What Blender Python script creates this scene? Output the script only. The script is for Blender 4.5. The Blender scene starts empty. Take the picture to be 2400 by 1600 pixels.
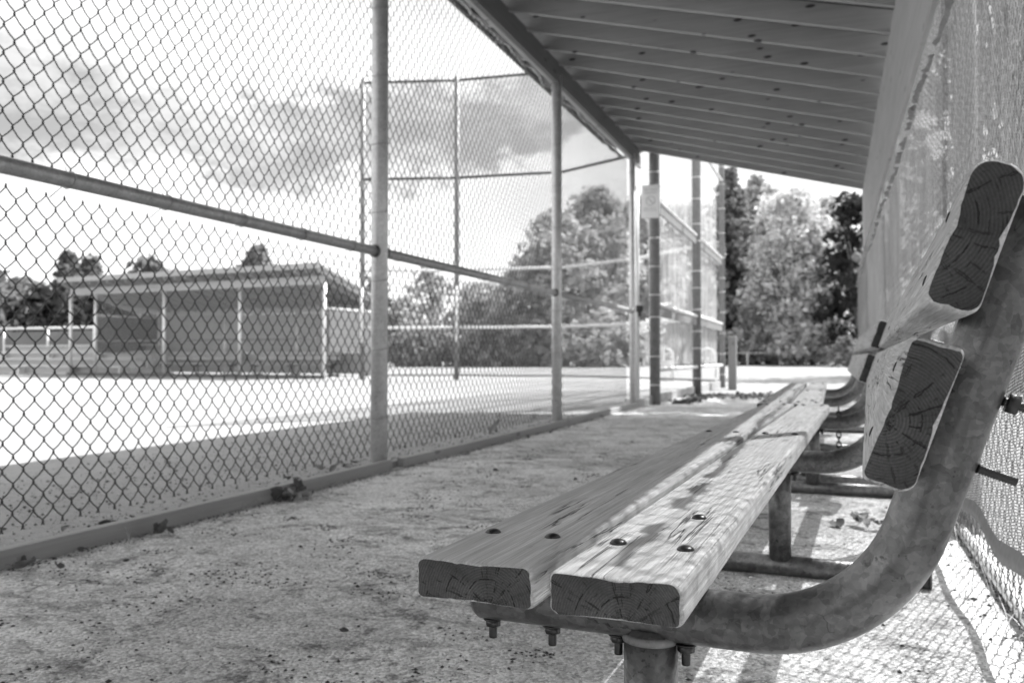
import bpy, bmesh, math, random
import numpy as np
from mathutils import Vector, Matrix, noise
rnd = random.Random(7)
R = math.radians
scene = bpy.context.scene
COL = scene.collection
PI = math.pi

# ------------------------------------------------------------------ camera
cam_d = bpy.data.cameras.new('camera'); cam = bpy.data.objects.new('camera', cam_d); COL.objects.link(cam)
cam.location = (0, 0, 0.6)
cam.rotation_euler = (R(90 + 1.06), 0, R(20.63))
cam_d.sensor_width = 36; cam_d.lens = 30
cam_d.clip_start = 0.02; cam_d.clip_end = 2000
cam_d.dof.use_dof = True; cam_d.dof.focus_distance = 1.05; cam_d.dof.aperture_fstop = 7.5
scene.camera = cam

# ------------------------------------------------------------------ node helpers
class NT:
    def __init__(s, tree):
        s.t = tree; s.n = tree.nodes; s.l = tree.links
    def node(s, typ, ins=None, **kw):
        n = s.n.new(typ)
        for k, v in kw.items(): setattr(n, k, v)
        if ins:
            for k, v in ins.items(): s.put(n.inputs[k], v)
        return n
    def put(s, sock, v):
        if isinstance(v, bpy.types.NodeSocket): s.l.new(v, sock)
        elif isinstance(v, bpy.types.Node): s.l.new(v.outputs[0], sock)
        else: sock.default_value = v
    def m(s, op, a, b=0.0, c=0.0, clamp=False):
        n = s.n.new('ShaderNodeMath'); n.operation = op; n.use_clamp = clamp
        for i, v in enumerate((a, b, c)): s.put(n.inputs[i], v)
        return n.outputs[0]
    def ramp(s, v, lo, hi, a=0.0, b=1.0, smooth=True):
        n = s.n.new('ShaderNodeMapRange'); n.interpolation_type = 'SMOOTHSTEP' if smooth else 'LINEAR'
        for k, x in zip(('Value', 'From Min', 'From Max', 'To Min', 'To Max'), (v, lo, hi, a, b)): s.put(n.inputs[k], x)
        return n.outputs[0]
    def sc(s, vec, x, y, z):
        n = s.n.new('ShaderNodeVectorMath'); n.operation = 'MULTIPLY'
        s.put(n.inputs[0], vec); n.inputs[1].default_value = (x, y, z); return n.outputs[0]
    def add(s, a, b):
        n = s.n.new('ShaderNodeVectorMath'); n.operation = 'ADD'
        s.put(n.inputs[0], a); s.put(n.inputs[1], b); return n.outputs[0]
    def noise(s, vec, scale, detail=3, rough=.55, dist=0.0):
        n = s.node('ShaderNodeTexNoise', {'Vector': vec, 'Scale': scale, 'Detail': detail, 'Roughness': rough, 'Distortion': dist}); return n.outputs[0]
    def vor(s, vec, scale, feature='F1', rand=1.0, out='Distance'):
        n = s.node('ShaderNodeTexVoronoi', feature=feature); s.put(n.inputs['Vector'], vec); n.inputs['Scale'].default_value = scale
        n.inputs['Randomness'].default_value = rand; return n.outputs[out]
    def mixv(s, f, a, b):
        n = s.n.new('ShaderNodeMix'); n.data_type = 'FLOAT'
        s.put(n.inputs[0], f); s.put(n.inputs[2], a); s.put(n.inputs[3], b); return n.outputs[0]

def newmat(name):
    m = bpy.data.materials.new(name); m.use_nodes = True
    nt = NT(m.node_tree); nt.n.clear()
    return m, nt
def finish(nt, val, rough=.7, metal=0.0, bump=None, bstr=.3, bdist=.01, extra=None):
    c = nt.node('ShaderNodeCombineColor', {'Red': val, 'Green': val, 'Blue': val})
    p = nt.node('ShaderNodeBsdfPrincipled', {'Base Color': c, 'Roughness': rough, 'Metallic': metal})
    if bump is not None:
        b = nt.node('ShaderNodeBump', {'Strength': bstr, 'Distance': bdist, 'Height': bump}); nt.l.new(b.outputs[0], p.inputs['Normal'])
    o = nt.node('ShaderNodeOutputMaterial'); nt.l.new(p.outputs[0], o.inputs[0])
    return p
def coords(nt, world=False, rand=True):
    if world: return nt.node('ShaderNodeNewGeometry').outputs['Position']
    tc = nt.node('ShaderNodeTexCoord').outputs['Object']
    if not rand: return tc
    oi = nt.node('ShaderNodeObjectInfo').outputs['Random']
    r = nt.m('MULTIPLY', oi, 13.0)
    v = nt.node('ShaderNodeCombineXYZ', {0: r, 1: nt.m('MULTIPLY', oi, 31.0), 2: 0.0})
    return nt.add(tc, v.outputs[0])
def simple(name, val, rough=.7, metal=0.0, var=.15, scale=8, bstr=.2, fine=60):
    m, nt = newmat(name); c = coords(nt)
    n = nt.noise(c, scale, 4); f = nt.noise(c, fine, 3)
    k = nt.m('ADD', nt.m('MULTIPLY', nt.m('SUBTRACT', n, .5), var * 2), nt.m('MULTIPLY', nt.m('SUBTRACT', f, .5), var))
    v = nt.m('MULTIPLY', nt.m('ADD', k, 1.0), val, clamp=True)
    finish(nt, v, rough, metal, f, bstr, .003); return m

# ---- weathered plank faces (grain along local Y)
def mat_plank(name, base=.40):
    m, nt = newmat(name); c = coords(nt)
    g1 = nt.noise(nt.sc(c, 150, 2.4, 150), 1.0, 5, .65, .4)
    g2 = nt.noise(nt.sc(c, 430, 7.0, 430), 1.0, 4, .7)
    big = nt.noise(nt.sc(c, 9, 2.2, 9), 1.0, 4, .6)
    # rings swirling round knots
    warp = nt.noise(nt.sc(c, 5, 1.3, 5), 1.0, 2, .5)
    rings = nt.m('SINE', nt.m('MULTIPLY', warp, 95.0))
    # long drying checks
    ck = nt.noise(nt.sc(c, 60, 1.5, 60), 1.0, 4, .6, .3)
    line = nt.ramp(nt.m('ABSOLUTE', nt.m('SUBTRACT', ck, .5)), .0, .020, 1.0, 0.0)
    gate = nt.ramp(nt.noise(nt.sc(c, 14, 1.6, 14), 1.0, 2), .50, .58)
    check = nt.m('MULTIPLY', line, gate)
    # short torn fibres
    ck2 = nt.noise(nt.sc(c, 130, 7.0, 130), 1.0, 2, .5)
    line2 = nt.m('MULTIPLY', nt.ramp(ck2, .25, .28, 1.0, 0.0), nt.ramp(nt.noise(nt.sc(c, 22, 7, 22), 1.0, 2), .52, .62))
    # knots
    kd = nt.vor(nt.sc(c, 9, 2.6, 9), 1.0)
    knot = nt.ramp(kd, .05, .11, 1.0, 0.0)
    v = nt.m('MULTIPLY', base, nt.m('ADD', .38, nt.m('MULTIPLY', g1, 1.0)))
    v = nt.m('MULTIPLY', v, nt.m('ADD', .25, nt.m('MULTIPLY', g2, 1.5)))
    v = nt.m('MULTIPLY', v, nt.m('ADD', .74, nt.m('MULTIPLY', big, .55)))
    v = nt.m('MULTIPLY', v, nt.m('ADD', 1.0, nt.m('MULTIPLY', rings, .035)))
    dark = nt.m('MAXIMUM', check, nt.m('MULTIPLY', line2, .4), clamp=True)
    dark = nt.m('MAXIMUM', dark, nt.m('MULTIPLY', knot, .45))
    v = nt.m('MULTIPLY', v, nt.m('SUBTRACT', 1.0, nt.m('MULTIPLY', dark, .85)), clamp=True)
    h = nt.m('ADD', nt.m('MULTIPLY', g2, .25), nt.m('MULTIPLY', g1, .45))
    h = nt.m('SUBTRACT', h, nt.m('MULTIPLY', dark, 1.3))
    finish(nt, v, .78, 0, h, .8, .003); return m

# ---- cut end of a plank: growth rings round a pith, radial drying cracks
def mat_endgrain(name, px, pz, base=.17, rf=330.0):
    m, nt = newmat(name); tc = nt.node('ShaderNodeTexCoord').outputs['Object']
    sep = nt.node('ShaderNodeSeparateXYZ', {0: tc})
    wob = nt.m('MULTIPLY', nt.m('SUBTRACT', nt.noise(tc, 28, 2), .5), .004)
    x = nt.m('SUBTRACT', sep.outputs[0], px); z = nt.m('SUBTRACT', sep.outputs[2], pz)
    r = nt.m('ADD', nt.m('SQRT', nt.m('ADD', nt.m('MULTIPLY', x, x), nt.m('MULTIPLY', z, z))), wob)
    th = nt.m('ARCTAN2', z, x)
    ring = nt.m('SINE', nt.m('MULTIPLY', nt.m('ADD', r, nt.m('MULTIPLY', nt.noise(tc, 14, 2), .006)), rf * 7))
    ring = nt.m('MULTIPLY', nt.ramp(ring, -.8, .9), nt.ramp(nt.noise(tc, 45, 3), .3, .6, .35, 1.0))
    jag = nt.m('MULTIPLY', nt.m('SUBTRACT', nt.noise(tc, 75, 4, .65), .5), .010)
    def radial(K, width, off, lo, hi, sc_):
        q = nt.m('ADD', nt.m('MULTIPLY', th, K / (2 * PI)), off)
        q = nt.m('ADD', q, nt.m('MULTIPLY', nt.noise(tc, 9, 2), 1.6))
        d = nt.m('MULTIPLY', nt.m('ABSOLUTE', nt.m('SUBTRACT', nt.m('FRACT', q), .5)), r)
        d = nt.m('ABSOLUTE', nt.m('ADD', nt.m('MULTIPLY', d, 2 * PI / K), jag))
        cid = nt.node('ShaderNodeCombineXYZ', {0: nt.m('MULTIPLY', nt.m('FLOOR', q), 7.7), 1: nt.m('MULTIPLY', r, sc_), 2: off}).outputs[0]
        gate = nt.ramp(nt.noise(cid, 1.0, 2), lo, hi)
        return nt.m('MULTIPLY', nt.ramp(d, width * .35, width, 1.0, 0.0), gate)
    def tangential(step, width, off, lo, hi):
        q = nt.m('ADD', nt.m('DIVIDE', nt.m('ADD', r, nt.m('MULTIPLY', jag, .5)), step), off)
        d = nt.m('MULTIPLY', nt.m('ABSOLUTE', nt.m('SUBTRACT', nt.m('FRACT', q), .5)), step)
        cid = nt.node('ShaderNodeCombineXYZ', {0: nt.m('MULTIPLY', nt.m('FLOOR', q), 5.3), 1: nt.m('MULTIPLY', th, 3.2), 2: off}).outputs[0]
        return nt.m('MULTIPLY', nt.ramp(d, width * .35, width, 1.0, 0.0), nt.ramp(nt.noise(cid, 1.0, 2), lo, hi))
    big = nt.m('MULTIPLY', radial(15, .0009, px * 40, .44, .56, 12), .85)
    crack = nt.m('MAXIMUM', big, nt.m('MULTIPLY', radial(44, .0007, 3.3, .50, .62, 40), .6))
    crack = nt.m('MAXIMUM', crack, nt.m('MULTIPLY', tangential(.0095, .0007, .3, .54, .64), .6))
    crack = nt.m('MAXIMUM', crack, nt.m('MULTIPLY', tangential(.021, .0009, .1, .48, .56), .9))
    f = nt.noise(tc, 380, 4, .75); st = nt.noise(tc, 16, 3)
    v = nt.m('MULTIPLY', base, nt.m('ADD', .66, nt.m('MULTIPLY', ring, .30)))
    v = nt.m('MULTIPLY', v, nt.m('ADD', .05, nt.m('MULTIPLY', st, 1.9)))
    v = nt.m('MULTIPLY', v, nt.m('ADD', .2, nt.m('MULTIPLY', f, 1.5)))
    v = nt.m('MULTIPLY', v, nt.m('SUBTRACT', 1.0, nt.m('MULTIPLY', crack, .95)), clamp=True)
    h = nt.m('SUBTRACT', nt.m('ADD', nt.m('MULTIPLY', ring, .3), nt.m('MULTIPLY', f, .2)), nt.m('MULTIPLY', crack, 1.4))
    finish(nt, v, .85, 0, h, .6, .002); return m

# ---- framing lumber (grain along given local axis) with dark knots
def mat_lumber(name, base=.3, axis='x', knots=1.0):
    m, nt = newmat(name); c = coords(nt)
    if axis == 'x': s1, s2 = (2.0, 60, 60), (3.4, .35, 9)
    elif axis == 'y': s1, s2 = (60, 2.0, 60), (.35, 2.3, 7)
    else: s1, s2 = (60, 60, 2.0), (7, 7, 2.3)
    g = nt.noise(nt.sc(c, *s1), 1.0, 4, .6, .4)
    big = nt.noise(nt.sc(c, *[q * .6 for q in s2]), 1.0, 3)
    kd = nt.vor(nt.sc(c, *s2), 1.3)
    knot = nt.m('MULTIPLY', nt.ramp(kd, .09, .17, 1.0, 0.0), knots)
    v = nt.m('MULTIPLY', base, nt.m('ADD', .75, nt.m('MULTIPLY', g, .5)))
    v = nt.m('MULTIPLY', v, nt.m('ADD', .8, nt.m('MULTIPLY', big, .4)))
    v = nt.m('MULTIPLY', v, nt.m('SUBTRACT', 1.0, nt.m('MULTIPLY', knot, .85)), clamp=True)
    finish(nt, v, .75, 0, g, .2, .002); return m

def mat_galv(name, base=.30, rough=.48, metal=.35, spangle=.35):
    m, nt = newmat(name); c = coords(nt)
    w = nt.add(c, nt.sc(nt.node('ShaderNodeTexNoise', {'Vector': c, 'Scale': 60.0}).outputs['Color'], .010, .010, .010))
    cell = nt.node('ShaderNodeTexVoronoi', {'Vector': w, 'Scale': 75.0}); cv = nt.node('ShaderNodeRGBToBW', {0: cell.outputs['Color']}).outputs[0]
    n = nt.noise(c, 14, 4); f = nt.noise(c, 160, 3); blot = nt.ramp(nt.noise(c, 30, 3), .60, .70)
    cell2 = nt.node('ShaderNodeTexVoronoi', {'Vector': w, 'Scale': 190.0}); cv2 = nt.node('ShaderNodeRGBToBW', {0: cell2.outputs['Color']}).outputs[0]
    v = nt.m('MULTIPLY', base, nt.m('ADD', 1 - spangle * .5, nt.m('MULTIPLY', cv, spangle)))
    v = nt.m('MULTIPLY', v, nt.m('ADD', 1 - spangle * .35, nt.m('MULTIPLY', cv2, spangle * .7)))
    v = nt.m('MULTIPLY', v, nt.m('ADD', .55, nt.m('MULTIPLY', nt.noise(c, 12, 6, .75), .9)))
    scr = nt.m('MULTIPLY', nt.ramp(nt.m('ABSOLUTE', nt.m('SUBTRACT', nt.noise(nt.sc(c, 9, 40, 9), 1.0, 3), .5)), .0, .006, 1.0, 0.0), nt.ramp(nt.noise(c, 17, 2), .5, .6))
    v = nt.m('MULTIPLY', v, nt.m('SUBTRACT', 1.0, nt.m('MULTIPLY', scr, .5)))
    pit = nt.m('MULTIPLY', nt.ramp(nt.noise(c, 85, 3, .6), .63, .68), nt.ramp(n, .45, .6))
    v = nt.m('MULTIPLY', v, nt.m('SUBTRACT', 1.0, nt.m('MULTIPLY', pit, .6)))
    v = nt.m('MULTIPLY', v, nt.m('ADD', .92, nt.m('MULTIPLY', f, .16)))
    v = nt.m('ADD', v, nt.m('MULTIPLY', blot, .035), clamp=True)
    rg = nt.m('ADD', rough, nt.m('MULTIPLY', nt.m('SUBTRACT', n, .5), .3))
    finish(nt, v, rg, metal, nt.m('ADD', f, nt.m('MULTIPLY', n, .5)), .12, .002); return m

# ---- perforated knitted windscreen
def mat_screen(name, opacity=.5):
    m, nt = newmat(name); tc = nt.node('ShaderNodeTexCoord').outputs['Object']
    wv = nt.node('ShaderNodeTexNoise', {'Vector': tc, 'Scale': 9.0, 'Detail': 3.0}).outputs['Color']
    c = nt.add(tc, nt.sc(wv, 0, .010, .012))
    s = nt.node('ShaderNodeSeparateXYZ', {0: c})
    y, z = s.outputs[1], s.outputs[2]
    rows = nt.m('SINE', nt.m('MULTIPLY', nt.m('ADD', z, nt.m('MULTIPLY', y, .16)), 2 * PI / .0066))
    cols = nt.m('SINE', nt.m('MULTIPLY', nt.m('ADD', y, nt.m('MULTIPLY', z, .05)), 2 * PI / .021))
    thr = nt.m('ADD', rows, nt.m('MULTIPLY', nt.ramp(cols, .55, .95), .9))
    fab = nt.ramp(thr, -.25, .25)
    big = nt.noise(nt.sc(tc, 1, 14, 3.0), 1.0, 4, .6)
    stag = nt.m('MULTIPLY', nt.m('FLOOR', nt.m('DIVIDE', y, .016)), .37)
    dz_ = nt.m('ABSOLUTE', nt.m('SUBTRACT', nt.m('FRACT', nt.m('ADD', nt.m('DIVIDE', z, .034), stag)), .5))
    dy_ = nt.m('ABSOLUTE', nt.m('SUBTRACT', nt.m('FRACT', nt.m('DIVIDE', y, .016)), .5))
    dash = nt.m('MULTIPLY', nt.ramp(dz_, .12, .26, 1.0, 0.0), nt.ramp(dy_, .12, .3, 1.0, 0.0))
    big2 = nt.noise(nt.sc(tc, 1, 1.2, 1.5), 1.0, 3)
    v = nt.m('MULTIPLY', .36, nt.m('ADD', .40, nt.m('MULTIPLY', big, 1.0)))
    v = nt.m('MULTIPLY', v, nt.m('ADD', .8, nt.m('MULTIPLY', big2, .4)), clamp=True)
    v = nt.m('MULTIPLY', v, nt.m('SUBTRACT', 1.0, nt.m('MULTIPLY', dash, .55)))
    col = nt.node('ShaderNodeCombineColor', {'Red': v, 'Green': v, 'Blue': v})
    bp = nt.node('ShaderNodeBump', {'Strength': .6, 'Distance': .004, 'Height': nt.m('ADD', big, nt.m('MULTIPLY', fab, .3))})
    d = nt.node('ShaderNodeBsdfDiffuse', {'Color': col, 'Normal': bp.outputs[0]})
    t = nt.node('ShaderNodeBsdfTranslucent', {'Color': col, 'Normal': bp.outputs[0]})
    mx = nt.node('ShaderNodeMixShader', {0: .45, 1: d.outputs[0], 2: t.outputs[0]})
    tr = nt.node('ShaderNodeBsdfTransparent')
    fac = nt.m('MULTIPLY', fab, opacity / .5, clamp=True)
    mm = nt.node('ShaderNodeMixShader', {0: fac, 1: tr.outputs[0], 2: mx.outputs[0]})
    o = nt.node('ShaderNodeOutputMaterial'); nt.l.new(mm.outputs[0], o.inputs[0]); return m

# ---- far chain-link: wire pattern on the sheet of a fence panel (local x along, z up)
def mat_mesh_far(name, val=.5, wire=.12, cell=.065):
    m, nt = newmat(name); tc = nt.node('ShaderNodeTexCoord').outputs['Object']
    s = nt.node('ShaderNodeSeparateXYZ', {0: tc})
    a = nt.m('ADD', s.outputs[0], s.outputs[2]); b = nt.m('SUBTRACT', s.outputs[0], s.outputs[2])
    def ln(q):
        f = nt.m('FRACT', nt.m('DIVIDE', q, cell)); return nt.m('LESS_THAN', f, wire)
    f = nt.m('MAXIMUM', ln(a), ln(b))
    col = nt.node('ShaderNodeCombineColor', {'Red': val, 'Green': val, 'Blue': val})
    d = nt.node('ShaderNodeBsdfDiffuse', {'Color': col}); tr = nt.node('ShaderNodeBsdfTransparent')
    mm = nt.node('ShaderNodeMixShader', {0: f, 1: tr.outputs[0], 2: d.outputs[0]})
    o = nt.node('ShaderNodeOutputMaterial'); nt.l.new(mm.outputs[0], o.inputs[0]); return m
def mat_netting(name, val=.8, op=.5):
    m, nt = newmat(name); c = coords(nt)
    n = nt.noise(nt.sc(c, 6, 6, .8), 1.0, 4)
    col = nt.node('ShaderNodeCombineColor', {'Red': val, 'Green': val, 'Blue': val})
    d = nt.node('ShaderNodeBsdfDiffuse', {'Color': col}); t = nt.node('ShaderNodeBsdfTranslucent', {'Color': col})
    mx = nt.node('ShaderNodeMixShader', {0: .5, 1: d.outputs[0], 2: t.outputs[0]})
    tr = nt.node('ShaderNodeBsdfTransparent')
    mm = nt.node('ShaderNodeMixShader', {0: nt.ramp(n, .3, .75, op * .6, op * 1.3), 1: tr.outputs[0], 2: mx.outputs[0]})
    o = nt.node('ShaderNodeOutputMaterial'); nt.l.new(mm.outputs[0], o.inputs[0]); return m

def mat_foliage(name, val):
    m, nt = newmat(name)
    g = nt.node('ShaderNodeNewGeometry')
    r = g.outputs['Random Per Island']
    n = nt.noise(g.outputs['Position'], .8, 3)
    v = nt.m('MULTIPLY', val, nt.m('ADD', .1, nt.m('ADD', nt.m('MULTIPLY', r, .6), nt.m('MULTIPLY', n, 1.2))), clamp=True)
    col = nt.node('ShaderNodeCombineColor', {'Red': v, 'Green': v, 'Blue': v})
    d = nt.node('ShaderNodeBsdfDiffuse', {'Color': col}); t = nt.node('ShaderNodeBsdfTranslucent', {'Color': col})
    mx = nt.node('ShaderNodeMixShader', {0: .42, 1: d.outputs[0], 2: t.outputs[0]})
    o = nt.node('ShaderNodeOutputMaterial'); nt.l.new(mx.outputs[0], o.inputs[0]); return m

def mat_asphalt(name):
    m, nt = newmat(name); c = coords(nt, True)
    v1 = nt.vor(c, 160, out='Color'); vb = nt.node('ShaderNodeRGBToBW', {0: v1}).outputs[0]
    vd = nt.vor(c, 160)
    f = nt.noise(c, 420, 3, .7); mid = nt.noise(c, 30, 4, .65); big = nt.noise(c, 2.6, 4, .6)
    patch = nt.ramp(nt.noise(c, 6, 6, .75, .8), .50, .62)
    v = nt.m('MULTIPLY', .70, nt.m('ADD', .42, nt.m('MULTIPLY', vb, 1.05)))
    v = nt.m('MULTIPLY', v, nt.m('ADD', .35, nt.m('MULTIPLY', f, 1.3)))
    v = nt.m('MULTIPLY', v, nt.m('ADD', .72, nt.m('MULTIPLY', mid, .55)))
    v = nt.m('MULTIPLY', v, nt.m('ADD', .45, nt.m('MULTIPLY', big, 1.1)))
    smear = nt.ramp(nt.noise(nt.sc(c, 5, 10, 1), 1.0, 6, .72, .6), .50, .60)
    v = nt.m('MULTIPLY', v, nt.m('SUBTRACT', 1.0, nt.m('MULTIPLY', nt.m('MULTIPLY', smear, nt.ramp(nt.noise(c, 1.3, 3), .42, .60)), .42)))
    v = nt.m('MULTIPLY', v, nt.ramp(nt.noise(c, .9, 3), .35, .65, .82, 1.16))
    blot = nt.m('MULTIPLY', nt.ramp(nt.noise(c, 26, 5, .75, .5), .56, .66), nt.ramp(nt.noise(c, 3.1, 3), .40, .62))
    v = nt.m('MULTIPLY', v, nt.m('SUBTRACT', 1.0, nt.m('MULTIPLY', blot, .6)))
    v = nt.m('MULTIPLY', v, nt.m('SUBTRACT', 1.0, nt.m('MULTIPLY', nt.m('MULTIPLY', patch, nt.ramp(mid, .38, .56)), .68)), clamp=True)
    h = nt.m('ADD', nt.m('MULTIPLY', nt.m('SUBTRACT', 1.0, vd), .9), nt.m('ADD', nt.m('MULTIPLY', f, .5), nt.m('MULTIPLY', mid, 1.2)))
    finish(nt, v, .9, 0, h, .8, .004); return m
def mat_sand(name, val, s1=18):
    m, nt = newmat(name); c = coords(nt, True)
    a = nt.noise(c, s1, 5, .65); b = nt.noise(c, 1.1, 4, .6); f = nt.noise(c, 140, 3, .7)
    st = nt.noise(nt.sc(c, 1.0, 3.5, 1), .9, 4, .6)
    v = nt.m('MULTIPLY', val, nt.m('ADD', .70, nt.m('MULTIPLY', a, .5)))
    v = nt.m('MULTIPLY', v, nt.m('ADD', .8, nt.m('MULTIPLY', b, .35)))
    v = nt.m('MULTIPLY', v, nt.m('ADD', .85, nt.m('MULTIPLY', st, .28)))
    pt = nt.ramp(nt.noise(nt.sc(c, 1, 2.2, 1), 9, 5, .7, .5), .55, .68)
    v = nt.m('MULTIPLY', v, nt.m('SUBTRACT', 1.0, nt.m('MULTIPLY', pt, .35)))
    v = nt.m('MULTIPLY', v, nt.m('ADD', .55, nt.m('MULTIPLY', f, .9)), clamp=True)
    finish(nt, v, .95, 0, nt.m('ADD', a, nt.m('MULTIPLY', f, .4)), .7, .012); return m

M = {}
M['plank'] = mat_plank('weathered_plank', .53)
M['galv'] = mat_galv('galvanised_pipe', .14, .36, .6, .65)
M['galv_post'] = mat_galv('galvanised_post', .72, .36, .35, .2)
M['galv_dark'] = mat_galv('weathered_pole', .20, .5, .2, .4)
M['rail'] = mat_galv('galvanised_rail', .44, .38, .4, .3)
M['wire'] = simple('galvanised_wire', .07, .5, .3, .2, 30)
M['wire_back'] = simple('galvanised_back_wire', .09, .8, 0, .2, 30)
M['tie'] = simple('aluminium_tie', .45, .4, .5)
M['bolt'] = simple('dark_steel_bolt', .06, .35, .8, .3, 80)
M['rafter'] = mat_lumber('rafter_lumber', .38, 'x')
M['beam'] = mat_lumber('beam_lumber', .16, 'y', .5)
M['board'] = mat_lumber('back_board_lumber', .40, 'y', .4)
M['sheath'] = mat_lumber('roof_sheathing', .12, 'y')
M['kerb'] = mat_lumber('kerb_timber', .34, 'y', .5)
M['metal_roof'] = simple('corrugated_roof_metal', .42, .4, .4)
M['trim'] = simple('dark_roof_trim', .12, .6)
M['screen'] = mat_screen('knitted_windscreen', .65)
M['hem'] = simple('windscreen_hem', .24, .8, 0, .3, 40)
M['asphalt'] = mat_asphalt('worn_asphalt')
M['sand'] = mat_sand('infield_sand', .33)
M['grass'] = mat_sand('dry_grass', .28, 9)
M['soil'] = simple('dark_soil', .06, .95, 0, .5, 60, .6)
M['leaf'] = simple('dry_leaf', .13, .7, 0, .4, 50, .4)
M['leaf_pale'] = simple('pale_dry_leaf', .34, .7, 0, .4, 50, .4)
M['stone'] = simple('small_stone', .45, .8, 0, .5, 90)
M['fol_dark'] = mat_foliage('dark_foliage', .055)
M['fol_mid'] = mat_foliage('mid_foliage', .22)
M['fol_light'] = mat_foliage('lightened_foliage', .48)  # leaf colour lightened to include the pale veil of the mesh in front
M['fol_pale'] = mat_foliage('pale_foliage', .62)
M['bark'] = simple('tree_bark', .14, .9, 0, .4, 5)
M['white'] = simple('white_paint', .72, .5, 0, .1)
M['concrete'] = simple('pale_concrete', .62, .85, 0, .2, 10)
M['far_wall'] = simple('grey_windscreen_wall', .36, .8, 0, .2, 1.5)
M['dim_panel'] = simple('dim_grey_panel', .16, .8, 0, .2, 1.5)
M['far_roof'] = simple('pale_metal_roof', .34, .45, .2, .1, 2)
M['alu'] = simple('aluminium_plank', .48, .4, .3, .1)
M['mesh_far'] = mat_mesh_far('distant_chain_link', .45, .07)
M['net'] = mat_netting('pale_backstop_netting', .8, .42)
M['wood_post'] = mat_lumber('weathered_post', .20, 'z')
M['ink'] = simple('faded_print', .42, .6, 0, .1)
M['sign'] = simple('sign_face', .74, .5, 0, .05)
M['box_panel'] = simple('grey_panel', .2, .7)

# ------------------------------------------------------------------ object helpers
def tag(o, label=None, cat=None, group=None, kind=None):
    if label: o['label'] = label
    if cat: o['category'] = cat
    if group: o['group'] = group
    if kind: o['kind'] = kind
    return o
def empty(name, loc=(0, 0, 0), rz=0.0, **kw):
    o = bpy.data.objects.new(name, None); COL.objects.link(o); o.location = loc; o.rotation_euler = (0, 0, rz)
    o.empty_display_size = .1
    return tag(o, **kw)
class MB:
    def __init__(s): s.v = []; s.f = []; s.mi = []; s.sm = []
    def face(s, idx, mi=0, smooth=False): s.f.append(idx); s.mi.append(mi); s.sm.append(smooth)
    def box(s, x0, y0, z0, x1, y1, z1, mi=0, rot=None, bev=0.0):
        b = len(s.v)
        P = [(x0, y0, z0), (x1, y0, z0), (x1, y1, z0), (x0, y1, z0), (x0, y0, z1), (x1, y0, z1), (x1, y1, z1), (x0, y1, z1)]
        if rot is not None: P = [tuple(rot @ Vector(p)) for p in P]
        s.v += P
        for q in ((3, 2, 1, 0), (4, 5, 6, 7), (0, 1, 5, 4), (1, 2, 6, 5), (2, 3, 7, 6), (3, 0, 4, 7)): s.face([b + i for i in q], mi)
        return s
    def tube(s, pts, r, n=12, mi=0, caps=True, rs=None, up=None):
        pts = [Vector(p) for p in pts]; b = len(s.v); m_ = len(pts)
        t0 = (pts[1] - pts[0]).normalized()
        a = Vector((0, 0, 1)) if abs(t0.z) < .9 else Vector((1, 0, 0))
        nrm = (a - t0 * a.dot(t0)).normalized()
        for i, p in enumerate(pts):
            t = (pts[min(i + 1, m_ - 1)] - pts[max(i - 1, 0)]).normalized()
            nrm = (nrm - t * nrm.dot(t)).normalized(); bi = t.cross(nrm)
            rr = rs[i] if rs else r
            for k in range(n):
                an = 2 * PI * k / n
                s.v.append(tuple(p + (nrm * math.cos(an) + bi * math.sin(an)) * rr))
        for i in range(m_ - 1):
            for k in range(n):
                k2 = (k + 1) % n
                s.face([b + i * n + k, b + i * n + k2, b + (i + 1) * n + k2, b + (i + 1) * n + k], mi, True)
        if caps:
            s.face([b + k for k in range(n)][::-1], mi); s.face([b + (m_ - 1) * n + k for k in range(n)], mi)
        return s
    def lathe(s, prof, origin=(0, 0, 0), n=16, mi=0, rot=None):
        b = len(s.v); o = Vector(origin)
        for (r, z) in prof:
            for k in range(n):
                p = Vector((r * math.cos(2 * PI * k / n), r * math.sin(2 * PI * k / n), z))
                if rot is not None: p = rot @ p
                s.v.append(tuple(p + o))
        for i in range(len(prof) - 1):
            for k in range(n):
                k2 = (k + 1) % n
                s.face([b + i * n + k, b + i * n + k2, b + (i + 1) * n + k2, b + (i + 1) * n + k], mi, True)
        s.face([b + k for k in range(n)][::-1], mi); s.face([b + (len(prof) - 1) * n + k for k in range(n)], mi)
        return s
    def build(s, name, mats, parent=None, bevel=0.0, **kw):
        me = bpy.data.meshes.new(name); me.from_pydata(s.v, [], s.f)
        if not isinstance(mats, (list, tuple)): mats = [mats]
        for m_ in mats: me.materials.append(m_)
        me.polygons.foreach_set('material_index', s.mi); me.polygons.foreach_set('use_smooth', s.sm)
        me.update()
        o = bpy.data.objects.new(name, me); COL.objects.link(o)
        if parent: o.parent = parent
        if bevel:
            bm_ = o.modifiers.new('bevel', 'BEVEL'); bm_.width = bevel; bm_.segments = 2; bm_.limit_method = 'ANGLE'
        return tag(o, **kw)
def center(o):      # put an object's origin at the middle of its bottom
    me = o.data; n = len(me.vertices); a = np.empty(n * 3, 'f'); me.vertices.foreach_get('co', a); a = a.reshape(-1, 3)
    c = (a.min(0) + a.max(0)) / 2; c[2] = a[:, 2].min()
    a -= c; me.vertices.foreach_set('co', a.ravel()); me.update(); o.location = Vector(o.location) + Vector([float(q) for q in c]); return o
def kids(o): return [c for c in bpy.data.objects if c.parent == o]
def copy_tree(o, parent=None):
    c = o.copy(); COL.objects.link(c); c.parent = parent
    for ch in kids(o): copy_tree(ch, c)
    return c

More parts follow.
